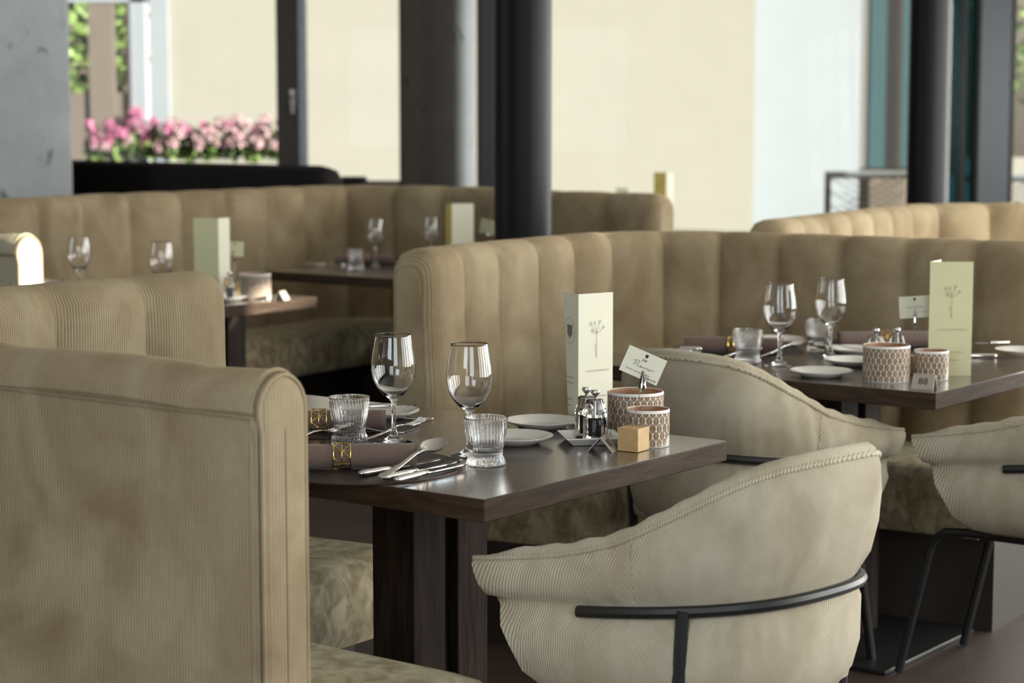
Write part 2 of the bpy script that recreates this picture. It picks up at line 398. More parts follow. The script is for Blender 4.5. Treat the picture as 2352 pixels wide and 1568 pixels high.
MB().box((fx(100, 22), 21.9, far(0, 6, 22).z), (fx(348, 22), 22.1, 3.2)).build('beam', M['white'], pt)
for z_ in (130, 30):
    MB().sphere((fx(346, 22), 22.0, far(0, z_ - 5, 22).z), .05, 10, 6, (1, 1, 1.8)).build('bracket', M['bandgrey'], pt)
fn = thing('garden_fence', 'grey-brown board fence with a tall post outside the left window', 'fence')
MB().box((fx(60, 23), 23, -.05), (fx(298, 23), 23.1, far(0, 212, 23).z)).build('board_panel', M['fence'], fn)
MB().box((fx(214, 23), 22.97, -.05), (fx(272, 23), 23.1, 3.4)).build('post', M['fence'], fn)
MB().box((fx(300, 23), 22.97, -.05), (fx(312, 23), 23.07, 3.4)).build('batten', M['frame'], fn)

def foliage(mb, c, rad, n, size, sc=(1, 1, 1)):
    for _ in range(n):
        d = Vector((random.gauss(0, 1), random.gauss(0, 1), random.gauss(0, 1))).normalized() * random.uniform(.5, 1) * rad
        p = Vector(c) + Vector((d.x * sc[0], d.y * sc[1], d.z * sc[2]))
        a = Vector((random.uniform(-1, 1), random.uniform(-1, 1), random.uniform(-.6, .6))).normalized(); b = a.orthogonal().normalized(); s = size * random.uniform(.6, 1.3)
        mb.add([p - a * s, p + b * s * .5, p + a * s, p - b * s * .5 + Vector((0, 0, s * .2))], [(0, 1, 2, 3)])
def tree(x, Y, z, rad, label, n=900):
    t = thing('tree', label, 'tree', (x, Y, -.05))
    MB().tube([(0, 0, 0), (.05, 0, z * .6), (0, .1, z)], [.14, .11, .06], 8).build('trunk', M['bark'], t)
    a = MB(); foliage(a, (0, 0, z), rad, n, .11, (1, .8, 1.3)); a.build('crown', M['leaf'], t, smooth=0)
tree(fx(190, 24.3), 24.3, 2.5, .98, 'leafy green tree behind the grey-brown garden fence', 1500)
tree(fx(2380, 36), 36, 3.4, 1.5, 'leafy tree at the far right beyond the terrace door')
# geranium box: planter and plants on the outer sill
YP = 21.3
ZB = far(0, 378, YP).z
pl = simple('flower_box', 'long raised flower bed outside the left window', 'planter', MB().box((fx(215, YP), YP - .2, -.05), (fx(690, YP), YP + .2, ZB)), M['leather'])
gz = far(0, 352, YP).z
GL = ['pink geranium at the left end of the flower bed', 'second pink geranium from the left end of the flower bed', 'tallest pink geranium, third from the left end of the flower bed', 'pink geranium in front of the white veranda post',
      'pale geranium just right of the white veranda post', 'pale geranium left of the middle of the flower bed', 'pale geranium right of the middle of the flower bed', 'dark-leaved pale geranium, third from the right end of the flower bed', 'pale geranium, second from the right end of the flower bed', 'geranium beside the window frame at the right end of the flower bed']
for i, (px, ht) in enumerate([(228, 66), (272, 80), (312, 104), (352, 88), (398, 72), (445, 70), (492, 76), (538, 78), (584, 66), (634, 80)]):
    x = fx(px, YP); h = ht / FPX * YP
    g = thing('geranium', GL[i], 'flower', (x, YP, ZB), 0, 'geraniums in the flower bed')
    a = MB(); zc = gz - ZB
    foliage(a, (0, 0, zc + h * .22), .15, 240, .05, (.95, .8, 1.15)); a.build('leaves', M['leafd'] if i == 7 else M['leaf'], g, smooth=0)
    for q in range(8):
        cx, cz = random.uniform(-.13, .13), zc + h * (.2 + .78 * (q + random.random()) / 8)
        b = MB(); foliage(b, (cx, random.uniform(-.20, -.04), cz), .062, 46, .028); b.build('blossom', M['petal'] if (i < 4 and q % 3) or q == 6 else M['petal2'], g, smooth=0)
an = thing('annexe', 'dark glazed annexe with upright bands behind the left terrace railing', 'building')
YA = 27.4; za = far(0, 386, YA).z
for (pa, pb, mt) in ((1968, 1984, 'bandgrey'), (1984, 1992, 'banddark'), (1992, 2028, 'bandteal'), (2028, 2054, 'banddark'), (2054, 2064, 'bandbrown'), (2064, 2100, 'bandteal')):
    MB().box((fx(pa, YA), YA, za), (fx(pb, YA), YA + .3, 5)).build('reflection_band', M[mt], an)  # reflections in the dark glazing, painted as upright coloured bands
MB().box((fx(1966, YA), YA + .05, -.05), (fx(2100, YA), YA + .3, za)).build('base_wall', M['fence'], an)
# terrace railing with wire mesh
def railing(pa, pb, Y, ptop, label, posts):
    t = thing('terrace_railing', label, 'railing', (0, 0, 0)); z = far(0, ptop, Y).z
    MB().box((fx(pa, Y), Y - .03, z - .05), (fx(pb, Y), Y + .03, z - .015)).build('top_rail', M['rail'], t)
    MB().box((fx(pa, Y), Y - .04, z - .015), (fx(pb, Y), Y + .04, z + .01)).build('cap', M['railtop'], t)
    MB().box((fx(pa, Y), Y - .02, .02), (fx(pb, Y), Y + .02, .06)).build('bottom_rail', M['rail'], t)
    for p in posts: MB().box((fx(p, Y), Y - .025, -.05), (fx(p + 13, Y), Y + .025, z - .05)).build('post', M['rail'], t)
    m = MB(); xa_, xb_ = fx(pa, Y), fx(pb, Y); st = .105; k = xa_ - 1.0
    while k < xb_:
        for sgn in (1, -1):
            a0, a1 = (k, k + 1.7 * (z - .05)) if sgn > 0 else (k + 1.7 * (z - .05), k)
            pts = []
            for q in range(9):
                xx = a0 + (a1 - a0) * q / 8; pts.append((xx, Y, .05 + (z - .1) * q / 8))
            pts = [p for p in pts if xa_ < p[0] < xb_]
            if len(pts) > 1: m.tube(pts, .0045, 4, caps=False)
        k += st
    m.build('wire_mesh', M['rail'], t)
railing(1893, 2100, 17.2, 396, 'dark terrace railing with wire mesh left of the black column', [1893])
railing(2216, 2500, 17.2, 405, 'dark terrace railing with wire mesh right of the black column', [])
simple('terrace_wall', 'low pale wall capped in cream behind the right railing', 'wall', MB().box((fx(2216, 19), 19, -.05), (fx(2600, 19), 19.4, far(0, 362, 19).z)), M['cream'])
simple('terrace_box', 'grey utility box behind the left terrace railing', 'box', MB().box((fx(1990, 19), 19, -.05), (fx(2082, 19), 19.5, far(0, 405, 19).z)), M['fence'], bevel=.02)

# ------------------------------------------------------------------ upholstered booths
def resample(pts, n):
    P = [Vector((p[0], p[1])) for p in pts]
    # Catmull-Rom through the points
    dense = []
    for i in range(len(P) - 1):
        a, b, c, d = P[max(i - 1, 0)], P[i], P[i + 1], P[min(i + 2, len(P) - 1)]
        for k in range(12):
            t = k / 12; dense.append(.5 * ((2 * b) + (c - a) * t + (2 * a - 5 * b + 4 * c - d) * t * t + (3 * b - a - 3 * c + d) * t ** 3))
    dense.append(P[-1]); L = [0]
    for i in range(1, len(dense)): L.append(L[-1] + (dense[i] - dense[i - 1]).length)
    def at_s(s):
        s = min(max(s, 0), L[-1]); i = 1
        while i < len(L) - 1 and L[i] < s: i += 1
        t = (s - L[i - 1]) / max(L[i] - L[i - 1], 1e-9); return dense[i - 1].lerp(dense[i], t)
    return at_s, L[-1]
def bench(name, label, pts, H=1.05, T=.13, chan=.2, side=1, depth=.50, zseat=.46, bounds=None, round0=.05, round1=.05, fabric='velvet', group='upholstered booths', bulge=.02, seat=True, s_cut=(0, 0), zb=.28):
    """back follows the ridge line pts; side=+1 puts the seat to the right of the direction of travel"""
    ats, L = resample(pts, 0)
    if bounds is None:
        k = max(1, round(L / chan)); bounds = [L * i / k for i in range(k + 1)]
    st = []
    for i in range(len(bounds) - 1):
        a, b = bounds[i], bounds[i + 1]
        for q in range(10): st.append((a + (b - a) * (q / 10), q / 10, i))
    st.append((bounds[-1], 0, len(bounds) - 1))
    extra = []
    for r_, s0, sg in ((round0, 0, 1), (round1, L, -1)):
        if r_: extra += [(s0 + sg * r_ * q, None, None) for q in (.03, .12, .3, .6)]
    for s_, _, _ in extra:
        i = max(k for k in range(len(bounds)) if bounds[k] <= s_ + 1e-9); i = min(i, len(bounds) - 2)
        st.append((s_, (s_ - bounds[i]) / (bounds[i + 1] - bounds[i]), i))
    st.sort(key=lambda q: q[0])
    h = T / 2
    prof = [(-h, .03, 0), (-h, .55, 0), (-h, H - .07, 0), (-h * .93, H - .035, .1), (-h * .72, H - .012, .2), (-h * .35, H - .002, .35), (0, H, .45), (h * .4, H - .004, .6),
            (h * .75, H - .018, .8), (h * .95, H - .045, 1), (h, H - .085, 1), (h, H - .2, 1), (h + .012, .65, 1), (h + .02, .40, 1)]
    rows, uvs = [], []
    def frame(s):
        p = ats(s); t = (ats(s + .03) - ats(s - .03)).normalized(); n = Vector((t.y, -t.x)) * side; return p, t, n
    def rnd(d, r): return 0 if (not r or d >= r) else r - math.sqrt(max(r * r - (r - d) ** 2, 0))
    for (s, t, i) in st:
        p, tt, n = frame(s); dz = max(rnd(s, round0), rnd(L - s, round1)); ends = dz
        b = bulge * ((1 - abs(2 * t - 1) ** 3.2) - .25)
        row, ur, vl, pv = [], [], 0, None
        for (o, z, wgt) in prof:
            zz = z - (dz * (z - (H - .12)) / .12 if z > H - .12 else 0)
            oo = (o * (1 - .35 * dz / .05 if dz else 1)) + b * wgt
            zz += b * .28 * (wgt if o <= h * .75 and z > H - .03 else 0)
            q = (p.x + n.x * oo, p.y + n.y * oo, zz)
            if pv is not None: vl += (Vector(q) - pv).length
            pv = Vector(q); row.append(q); ur.append((s, vl))
        rows.append(row); uvs.append(ur)
    root = thing(name, label, 'bench', (0, 0, 0), 0, group)
    MB().grid(rows, uvs, caps=True, flip=(side < 0)).build('backrest', M[fabric], root, smooth=50)
    if seat:
        n_ = max(6, int((L - s_cut[0] - s_cut[1]) / .12)); ss = [s_cut[0] + (L - s_cut[0] - s_cut[1]) * i / n_ for i in range(n_ + 1)]
        sp_ = [(h - .01, zb), (h - .01, zseat - .01), (h + depth - .06, zseat + .004), (h + depth - .02, zseat - .008), (h + depth, zseat - .04), (h + depth + .004, zb + .03), (h + depth - .012, zb)]
        rows, uvs, pr_, pu = [], [], [], []
        for s in ss:
            p, tt, n = frame(s); rows.append([(p.x + n.x * o, p.y + n.y * o, z) for o, z in sp_]); uvs.append([(s, o + z) for o, z in sp_])
            pr_.append([(p.x + n.x * o, p.y + n.y * o, z) for o, z in ((-h + .02, 0), (-h + .02, zb), (h + depth - .14, zb), (h + depth - .14, 0))])
        MB().grid(rows, uvs, cu=True, caps=True, flip=(side < 0)).build('seat_cushion', M['seat'], root, smooth=50)
        MB().grid(pr_, cu=True, caps=True, flip=(side < 0)).build('plinth', M['plinth'], root)
    return root
def tops(l, z): return [at(x, y, z) for x, y in l]

bench('booth_bench', 'curved channel-tufted booth behind the table with number 88', tops([(938, 574), (1060, 560), (1150, 552), (1240, 544), (1325, 537), (1410, 533), (1525, 531), (1662, 532), (1805, 536), (1955, 541), (2105, 546), (2265, 551), (2420, 556)], 1.05),
      chan=.205, round0=.06, bulge=.028)
b2 = tops([(-130, 674), (0, 660), (160, 646), (300, 634), (400, 626), (486, 619)], 1.05)
bench('booth_bench', 'ribbed booth back with a rounded end behind the front left bench', b2, fabric='cord', chan=.245, round1=.07, bulge=.026, s_cut=(.2, 0))
bench('booth_bench', 'long curved booth in the middle distance, left of the black column', tops([(-160, 465), (0, 457), (200, 447), (400, 440), (600, 432), (700, 428), (790, 426), (860, 426), (940, 427), (1135, 431), (1270, 438), (1400, 442), (1532, 446)], 1.09), H=1.09, chan=.29, bulge=.038)
bench('booth_bench', 'farthest right booth showing above the booth of table 88', tops([(1752, 506), (1870, 493), (1960, 483), (2030, 475), (2090, 470), (2160, 468), (2352, 466), (2520, 466)], 1.06), H=1.06, chan=.25, bulge=.034)

def solid_bench(name, label, P0, dirv, L, side, H, depth=.50, T=.104, zseat=.46, seat=True, fabric='velvet', zb=.28, setback=0.):
    """straight bench seen from outside: P0 = near outer corner on plan, dirv = along its length, side vector = towards the seat"""
    root = thing(name, label, 'bench', (P0.x, P0.y, 0), math.atan2(dirv[1], dirv[0]), 'upholstered booths')
    sg = 1 if side > 0 else -1     # local x runs along the bench, local y*sg points at the seat
    prof = [(.006, .03), (.006, H - .072), (.006, H - .066), (.0, H - .062)]
    for k in range(13):
        a = pi - pi * k / 12; prof.append((T / 2 - .002 + (T / 2 + .002) * math.cos(a), H - .056 + .056 * math.sin(a)))
    prof += [(T, H - .1), (T, .5), (T + .01, .40)]
    xs = [0, .004, .012, .03] + [.03 + (L - .03) * i / 40 for i in range(1, 41)]
    rows, uvs = [], []
    for x in xs:
        row, ur, vl = [], [], 0
        for i, (y, z) in enumerate(prof):
            if i: vl += math.hypot(y - prof[i - 1][0], z - prof[i - 1][1])
            lump = .0035 * math.sin(x * 23 + 2 * math.sin(x * 9)) * (1 if 4 <= i <= 16 else 0) * min(1, x * 12)
            row.append((x, sg * (y + lump * (y - T / 2) / T), z + lump * (1 if z > H - .07 else 0))); ur.append((x, vl))
        rows.append(row); uvs.append(ur)
    MB().grid(rows, uvs, caps=False, flip=sg > 0).build('backrest', M[fabric], root, smooth=38)
    # end panel: slightly crowned strip closing the end, its edge piped
    e_, ue = [], []
    ring = [(.010, .03), (.010, H - .09)] + [(T / 2 + (T / 2 - .004) * math.cos(pi - pi * k / 12), H - .060 + .055 * math.sin(pi - pi * k / 12)) for k in range(13)] + [(T - .004, H - .09), (T - .004, .03)]
    cy_ = T / 2
    for (sc, dx) in ((1.13, .009), (1, 0.004), (.985, -.002), (.94, -.006), (.72, -.009), (.36, -.010), (.02, -.010)):
        e_.append([(dx, sg * (cy_ + (y - cy_) * sc), z if z < H - .13 else (H - .13) + (z - H + .13) * (.4 + .6 * sc)) for y, z in ring]); ue.append([(p[1], p[2]) for p in e_[-1]])
    MB().grid(e_, ue, flip=sg < 0).build('end_panel', M[fabric], root, smooth=60, label='pale end strip closing the bench back')
    pip = [(-.004, sg * y, z) for y, z in ring]
    MB().tube(pip, .0038, 6).build('piping', M['velvet'], root)
    MB().tube([(x, sg * .004, H - .064) for x in (.0, L)], .0035, 6).tube([(.012, sg * .006, .03), (.012, sg * .006, H - .1)], .003, 6).build('seam', M['velvet'], root)
    if seat:
        s0 = T - .01; sp_ = [(s0, zb), (s0, zseat - .01), (s0 + depth - .06, zseat + .004), (s0 + depth - .02, zseat - .008), (s0 + depth, zseat - .04), (s0 + depth + .004, zb + .03), (s0 + depth - .012, zb)]
        xs2 = [setback, setback + .015, setback + .04, setback + .1, L * .5, L]; ins = [.03, .012, .003, 0, 0, 0]
        MB().grid([[(x, sg * (y - (i_ if y > s0 + .2 else 0)), z - (i_ if z > zseat - .03 else 0)) for y, z in sp_] for x, i_ in zip(xs2, ins)], [[(x, y + z) for y, z in sp_] for x in xs2], cu=True, caps=True, flip=sg > 0).build('seat_cushion', M['seat'], root, smooth=50)
        MB().box((setback + .08, min(0, sg * .02, sg * (s0 + depth - .14)), 0), (L, max(sg * .02, sg * (s0 + depth - .14)), zb)).build('plinth', M['plinth'], root)
    return root
UA = math.radians(37.0)          # booths and tables run along u (near right) and v (far right)
V = Vector((math.sin(UA), math.cos(UA), 0)); U = Vector((math.cos(UA), -math.sin(UA), 0))
H1 = 1.03
c1 = at(585, 962, H1 - .064)
solid_bench('booth_bench', 'nearest bench at the left edge, its plain velvet back towards the camera', c1, -U, 2.2, -1, H1)
c0 = at(34, 588, 1.05 - .064)
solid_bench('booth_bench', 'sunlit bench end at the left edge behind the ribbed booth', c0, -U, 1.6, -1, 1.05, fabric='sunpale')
# dark banquette by the left window
db = thing('banquette', 'black buttoned banquette under the left window', 'bench')
p0, p1 = at(120, 366, 1.17), at(775, 381, 1.17)
ats, Lb = resample([p0, p0.lerp(p1, .5), p1], 0)
rows = []
for k in range(41):
    s = Lb * k / 40; p = ats(s); n = Vector(((p1 - p0).y, -(p1 - p0).x, 0)).normalized(); d = min(Lb - s, .12); dz = .12 - math.sqrt(max(.0144 - (.12 - d) ** 2, 0)) if d < .12 else 0
    rows.append([(p.x + n.x * o, p.y + n.y * o, z - dz * (z > .9)) for o, z in ((-.09, .0), (-.09, 1.1), (-.06, 1.15), (0, 1.17), (.06, 1.15), (.09, 1.1), (.10, .5), (.10, 0))])
MB().grid(rows, cu=True, caps=True).build('backrest', M['blackv'], db)
for k in range(8): p = ats(Lb * (k + .5) / 8); n = Vector(((p1 - p0).y, -(p1 - p0).x, 0)).normalized(); MB().sphere((p.x + n.x * .095, p.y + n.y * .095, 1.02), .016, 8, 5).build('button', M['blackv'], db)
pe = at(800, 398, 1.08)
MB().box((pe.x - .05, pe.y - .25, 0), (pe.x + .12, pe.y + .05, 1.06)).build('armrest', M['blackv'], db, bevel=.02)

# ------------------------------------------------------------------ tables
def make_table(label, loc, W=.80, L=1.30, name='dining_table'):
    """origin under the corner nearest the camera; local x = -u (length), local y = v (width)"""
    t = thing(name, label, 'table', (loc[0], loc[1], 0), math.atan2(-U.y, -U.x), 'dining tables')
    g = MB(); g.box((0, -W, .709), (L, 0, .75)); g.mi = [1, 0, 1, 1, 1, 1]; g.build('tabletop', [M['oak'], M['oakedge']], t, bevel=.0022)
    MB().box((.0009, -W + .0009, .7405), (L - .001, -.0009, .7412)).box((-.0006, -W - .0006, .741), (L + .0006, .0006, .7422)).build('edge_groove', M['oakedge'], t)
    for cx in ((.455, L - .28) if L > 1.1 else (.455,)):
        for y0 in (-.530, -.391):
            MB().box((cx - .053, y0, .012), (cx + .053, y0 + .098, .709)).build('post', M['oakv'], t, bevel=.003)
        MB().box((cx - .03, -.432, .012), (cx + .03, -.391, .709)).build('spine', M['black'], t)
        MB().box((cx - .27, -.68, 0), (cx + .27, -.14, .012)).build('floor_plate', M['black'], t, bevel=.003)
    return t

F87, F88 = at(1112, 1147), at(2149.5, 903)
make_table('dark oak table in front, set for guests and carrying number 87', F87, L=1.25)
make_table('dark oak table on the right carrying number 88', F88, L=1.06)
FTL = at(507, 702)
make_table('dark table edge striped by sunlight behind the ribbed booth', at(507, 704), W=.50, L=1.2)
pT = at(905, 640)
make_table('far dark table half hidden behind the booth of table 88', pT + U * .25, L=.98)
pR = far(1640, 523, 11.3)
tr = thing('dining_table', 'farthest dark table top peeking out behind the middle booth', 'table', (pR.x, pR.y, 0), math.atan2(-U.y, -U.x), 'dining tables')
MB().box((0, -.8, .709), (1.0, 0, .75)).build('tabletop', M['oak'], tr, bevel=.0035)
MB().box((.4, -.5, .012), (.5, -.3, .709)).build('post', M['oakv'], tr); MB().box((.2, -.65, 0), (.7, -.15, .012)).build('floor_plate', M['black'], tr)

# ------------------------------------------------------------------ chairs
def rimz(q):
    K = [(0, .840), (.1, .815), (.25, .760), (.45, .697), (.65, .665), (.85, .645), (1, .631)]
    for (a, za), (b, zb_) in zip(K, K[1:]):
        if q <= b: t = (q - a) / (b - a); return za + (zb_ - za) * t
    return K[-1][1]
def make_chair(label, loc, rz, fab='chair'):
    """local +x is the way the chair faces; origin on the floor under the middle"""
    t = thing('armchair', label, 'chair', (loc[0], loc[1], 0), rz, 'upholstered armchairs')
    ns = 96
    def plan(s, xF, xB, W, ex=.78):
        a = abs(s) * pi / 2; g = 1 - max(math.cos(a), 0) ** ex; h = math.sin(a) ** ex
        return (xB + (xF - xB) * g, math.copysign(W * h, s), g)
    def ring(rowdef, s):
        x, y, g = plan(s, rowdef[1], rowdef[2], rowdef[3]); return x, y, g
    rows, uvs = [], []
    lev = []
    for i in range(ns + 1):
        s = -1 + 2 * i / ns; s = math.copysign(abs(s) ** .9, s)
        g = plan(s, .335, -.335, .3)[2]; zr = (rimz(max(g - .05, 0)) + rimz(g) * 2 + rimz(min(g + .05, 1))) / 4; zp = .610 - .052 * g; up = zr - zp
        fr = max(0, (g - .8) / .2); bk = 1 - min(1, g / .75)
        # xF, xB, W, z
        cr_ = .020 * min(1, (1 - g) * 4 + .25)
        L_ = [(.06, -.12, .10, .415), (.11, -.175, .20, .398), (.145, -.205, .255, .415), (.178, -.228, .288, .450), (.202, -.240, .300, .495), (.220, -.242, .300, zp - .035), (.228, -.236, .290, zp - .012),
              (.232, -.234, .287, zp), (.240, -.242, .290, zp + .012), (.252, -.262, .306, zp + up * .22), (.263, -.278, .314, zp + up * .48), (.272, -.285, .315, zp + up * .72), (.279, -.286, .311, zp + up * .92), (.281, -.281, .304, zp + up),
              (.279, -.276, .299, zr + cr_ * .6), (.272, -.264, .289, zr + cr_), (.260, -.249, .276, zr + cr_ * .7), (.243, -.236, .262, zp + up * .75), (.225, -.222, .250, zp + up * .3), (.21, -.205, .240, .50), (.18, -.16, .20, .47)]
        row, ur, vl, pv = [], [], 0, None
        wr_ = math.exp(-((g - .40) / .03) ** 2)
        for k, (xf, xb, W_, z) in enumerate(L_):
            x, y, _ = plan(s, xf, xb, W_)
            mid = 8 < k < 13; lo = 1 < k < 6
            nrm = Vector((x * .9, y)).normalized() if (x or y) else Vector((0, 0))
            fold = math.exp(-((g - .42) / .14) ** 2)
            amp = (-.006 * wr_ if mid else 0) + (.0045 * math.sin(g * 70 + k * .9) * fold if mid else 0) + .0016 * math.sin(s * 31 + k * 1.1) * (mid or lo) + (.0014 * math.sin(s * 90 + k) if k in (5, 6, 8, 9) else 0)
            q = Vector((x + nrm.x * amp, y + nrm.y * amp, z + (.0022 * math.sin(s * 75) * math.exp(-((g - .5) / .4) ** 2) if 13 < k < 17 else 0)))
            if pv is not None: vl += (q - pv).length
            pv = q; row.append(q)
            sl_ = s * .78
            ur.append((sl_ + 0.0, vl))
        rows.append(row); uvs.append(ur)
    MB().grid(rows, uvs, caps=True, flip=False).build('shell', M[fab], t, smooth=75)
    rim = [r[13] + Vector((0, 0, .002)) for r in rows]
    rr = [.0046 + .0010 * (k % 2) for k in range(len(rim))]
    MB().tube(rim, rr, 6).build('piping', M[fab], t, smooth=60)
    for sg in (1, -1):
        idx = min(range(len(rows)), key=lambda i: abs(plan(math.copysign(abs(-1 + 2 * i / ns) ** .9, -1 + 2 * i / ns), .281, -.281, .3)[2] - .40) + (0 if (-1 + 2 * i / ns) * sg > 0 else 9))
        MB().tube([rows[idx][k] for k in range(8, 14)], .0016, 5).build('back_seam', M[fab], t)
    # loose seat cushion
    sc_ = []
    us = []
    for (q, z) in ((.05, .50), (.75, .502), (.92, .49), (.985, .47), (1, .448), (.985, .425), (.9, .41), (.05, .41)):
        ring_ = []
        for k in range(40):
            a = 2 * pi * k / 40; ca, sa = math.cos(a), math.sin(a); n_ = (abs(ca) ** 4 + abs(sa) ** 4) ** -.25
            ring_.append((.035 + .235 * ca * n_ * q, .235 * sa * n_ * q, z))
        sc_.append(ring_); us.append([(p[1], p[0]) for p in ring_])
    MB().grid(sc_, us, cu=True, caps=True, flip=True).build('seat_cushion', M[fab], t, smooth=60)
    # steel frame: belt rail, four legs, bar under the front of the seat
    rail = []
    for i in range(61):
        s = -.80 + 1.60 * i / 60; x, y, g = plan(s, .243, -.247, .300); rail.append((x, y, .608 - .052 * g))
    MB().tube(rail, .0105, 8).build('belt_rail', M['black'], t)
    for sg in (1, -1):
        x, y, g = plan(sg * .50, .243, -.250, .304); zl = .612 - .052 * g
        MB().tube([(x, y, zl), (x + .004, y, .54), (x + .016, y * .985, .38), (x + .05, y * .94, .006)], .0115, 8).build('leg', M['black'], t)
        MB().tube([(-.12, sg * .15, .385), (.20, sg * .165, .385), (.255, sg * .17, .380), (.282, sg * .17, .362), (.296, sg * .17, .335), (.375, sg * .175, .006)], .0115, 8).build('leg', M['black'], t)
    MB().tube([(-.12, .15, .385), (-.12, -.15, .385)], .0115, 8).tube([(.10, .16, .385), (.10, -.16, .385)], .0115, 8).build('seat_bar', M['black'], t)
    return t
make_chair('pale corduroy armchair in front, at the near end of table 87', (.347, 3.42), math.radians(135))
make_chair('beige velvet armchair behind table 87, drawn up to the long side of table 88', (.556, 4.86), math.radians(50))
make_chair('beige armchair cut by the right edge, at the near end of table 88', (1.379, 4.82), math.radians(140))

# ------------------------------------------------------------------ tableware
def wineglass(label, loc, group):
    o = [(.0385, 0), (.0388, .0015), (.030, .0035), (.016, .008), (.008, .016), (.0050, .030), (.0042, .050), (.0044, .070), (.0056, .082), (.011, .089), (.022, .097), (.0335, .1105), (.0415, .127), (.0450, .146), (.0445, .162), (.0415, .185), (.0362, .2125), (.0354, .2164), (.0350, .2170)]
    i = [(.0347, .2170), (.0345, .2162), (.0354, .2125), (.0407, .185), (.0438, .162), (.0443, .146), (.0408, .128), (.0328, .112), (.021, .0990), (.010, .0935), (.0004, .092)]
    t = thing('wine_glass', label, 'wine glass', loc, 0, group)
    pr_ = [(.0004, 0)] + o
    MB().lathe(pr_ + i, 56).build('bowl', M['glass'], t, smooth=50); return t
def tumbler(label, loc, group):
    nf = 40; r0 = random.Random(3)
    o = [(.0004, 0), (.034, 0), (.0368, .0015), (.0372, .004), (.0362, .008), (.0340, .0125), (.0322, .017), (.0318, .021), (.0322, .026), (.0334, .033), (.0350, .041), (.0367, .049), (.0382, .057), (.0394, .065), (.0402, .072), (.0406, .079), (.0408, .084), (.0411, .0875), (.0412, .0892), (.0409, .0900)]
    i = [(.0400, .0900), (.0397, .0890), (.0393, .084), (.0388, .076), (.0378, .066), (.0362, .054), (.0342, .043), (.0320, .034), (.0296, .028), (.026, .0245), (.015, .023), (.0004, .0228)]
    n1 = len(o); jit = [[r0.uniform(-1, 1) for _ in range(nf * 6)] for _ in range(8)]
    def md(a, z, k):
        if k >= n1: return 1
        j = int(round(a / (2 * pi) * nf * 6)) % (nf * 6)
        if z < .0175: return 1 + (.020 * jit[k % 8][j] if 1 < k else 0)
        f = min(1, (z - .016) / .006) * min(1, max(0, (.0885 - z) / .006))
        ph = nf / 2 * (a + .035 * math.sin(z * 90) + .02 * math.sin(3 * a + z * 40))
        return 1 - .036 * f * (1 - abs(math.sin(ph))) ** 1.4
    t = thing('tumbler', label, 'tumbler', loc, 0, group)
    MB().lathe(o + i, nf * 6, mod=md).build('cup', M['glass'], t, smooth=45); return t
WG, TB = 'wine glasses', 'cut glass tumblers'
T0 = .7505; TM = .7545
wg = wineglass('left wine glass on table 87, standing behind the front napkin', at(905, 1015, T0), WG)
dup(wg, 'right wine glass on table 87, standing behind the right tumbler', at(1079, 1046, T0))
dup(wg, 'left wine glass on table 88', at(1790, 838, T0)); dup(wg, 'right wine glass on table 88', at(1907, 821, T0))
dup(wg, 'leftmost wine glass, nearest the sunlit bench end', at(184, 676, T0)); dup(wg, 'wine glass left of the tall menu behind the ribbed booth', at(373, 692, T0))
dup(wg, 'left wine glass on the far dark table', at(863, 612, T0)); dup(wg, 'wine glass on the far dark table, left of its bright menu', at(991, 606, T0))
tb = tumbler('left tumbler on table 87, between the two rolled napkins', at(803, 1012, T0), TB)
dup(tb, 'right tumbler on table 87, in front of the bread plates', at(1116, 1066, T0), .3)
dup(tb, 'left tumbler on table 88, beside its napkin ring', at(1717, 832, T0), .7); dup(tb, 'right tumbler on table 88, behind the stem of the right wine glass', at(1882, 806, T0), 1.1)
dup(tb, 'tumbler beside the sunlit bench end at the left', at(121, 700, T0), .2); dup(tb, 'tumbler on the far dark table in front of its left wine glass', at(818, 619, T0), .5)
dup(tb, 'tumbler half hidden behind the post end of the booth of table 88', at(975, 618, T0), .9)

def plate(label, loc, r=.079, group='bread plates'):
    k = r / .079
    p = [(.0005, .004), (.046, .0035), (.050, .0045), (.056, .009), (.074, .0155), (.0785, .0172), (.0792, .0166), (.078, .0145), (.058, .006), (.050, .0), (.046, 0), (.045, .002), (.0005, .002)]
    t = MB().lathe([(a * k, z) for a, z in p][::-1], 64).build('bread_plate', M['ceramic'], None, smooth=50)
    t.location = loc; t['label'] = label; t['category'] = 'plate'; t['group'] = group; return t
p1_ = plate('bread plate on table 87 beside the pepper and salt tray', at(1246, 981, T0))
def pdup(label, loc):
    c = p1_.copy(); C.collection.objects.link(c); c.location = loc; c['label'] = label; return c
pdup('bread plate on table 87 nearest the right tumbler', at(1180, 1017, T0))
pdup('bread plate with a butter knife on the far side of table 87', at(880, 958, TM))
pdup('bread plate on table 88 nearest its front edge', at(1886, 864, T0)); pdup('bread plate on table 88 tucked behind the big candle holder', at(1960, 838, T0))
pdup('bread plate at the far side of table 88 behind its left wine glass', at(1785, 788, T0)); pdup('bread plate with a knife at the right end of table 88', at(2352, 815, T0))
pdup('bread plate on the left end of table 88 under the butter knives', at(1545, 822, T0))
pdup('sunlit bread plate on the sun-striped table', at(520, 690, T0))
pdup('small bread plate behind the right wine glass of table 88', at(1962, 812, T0))

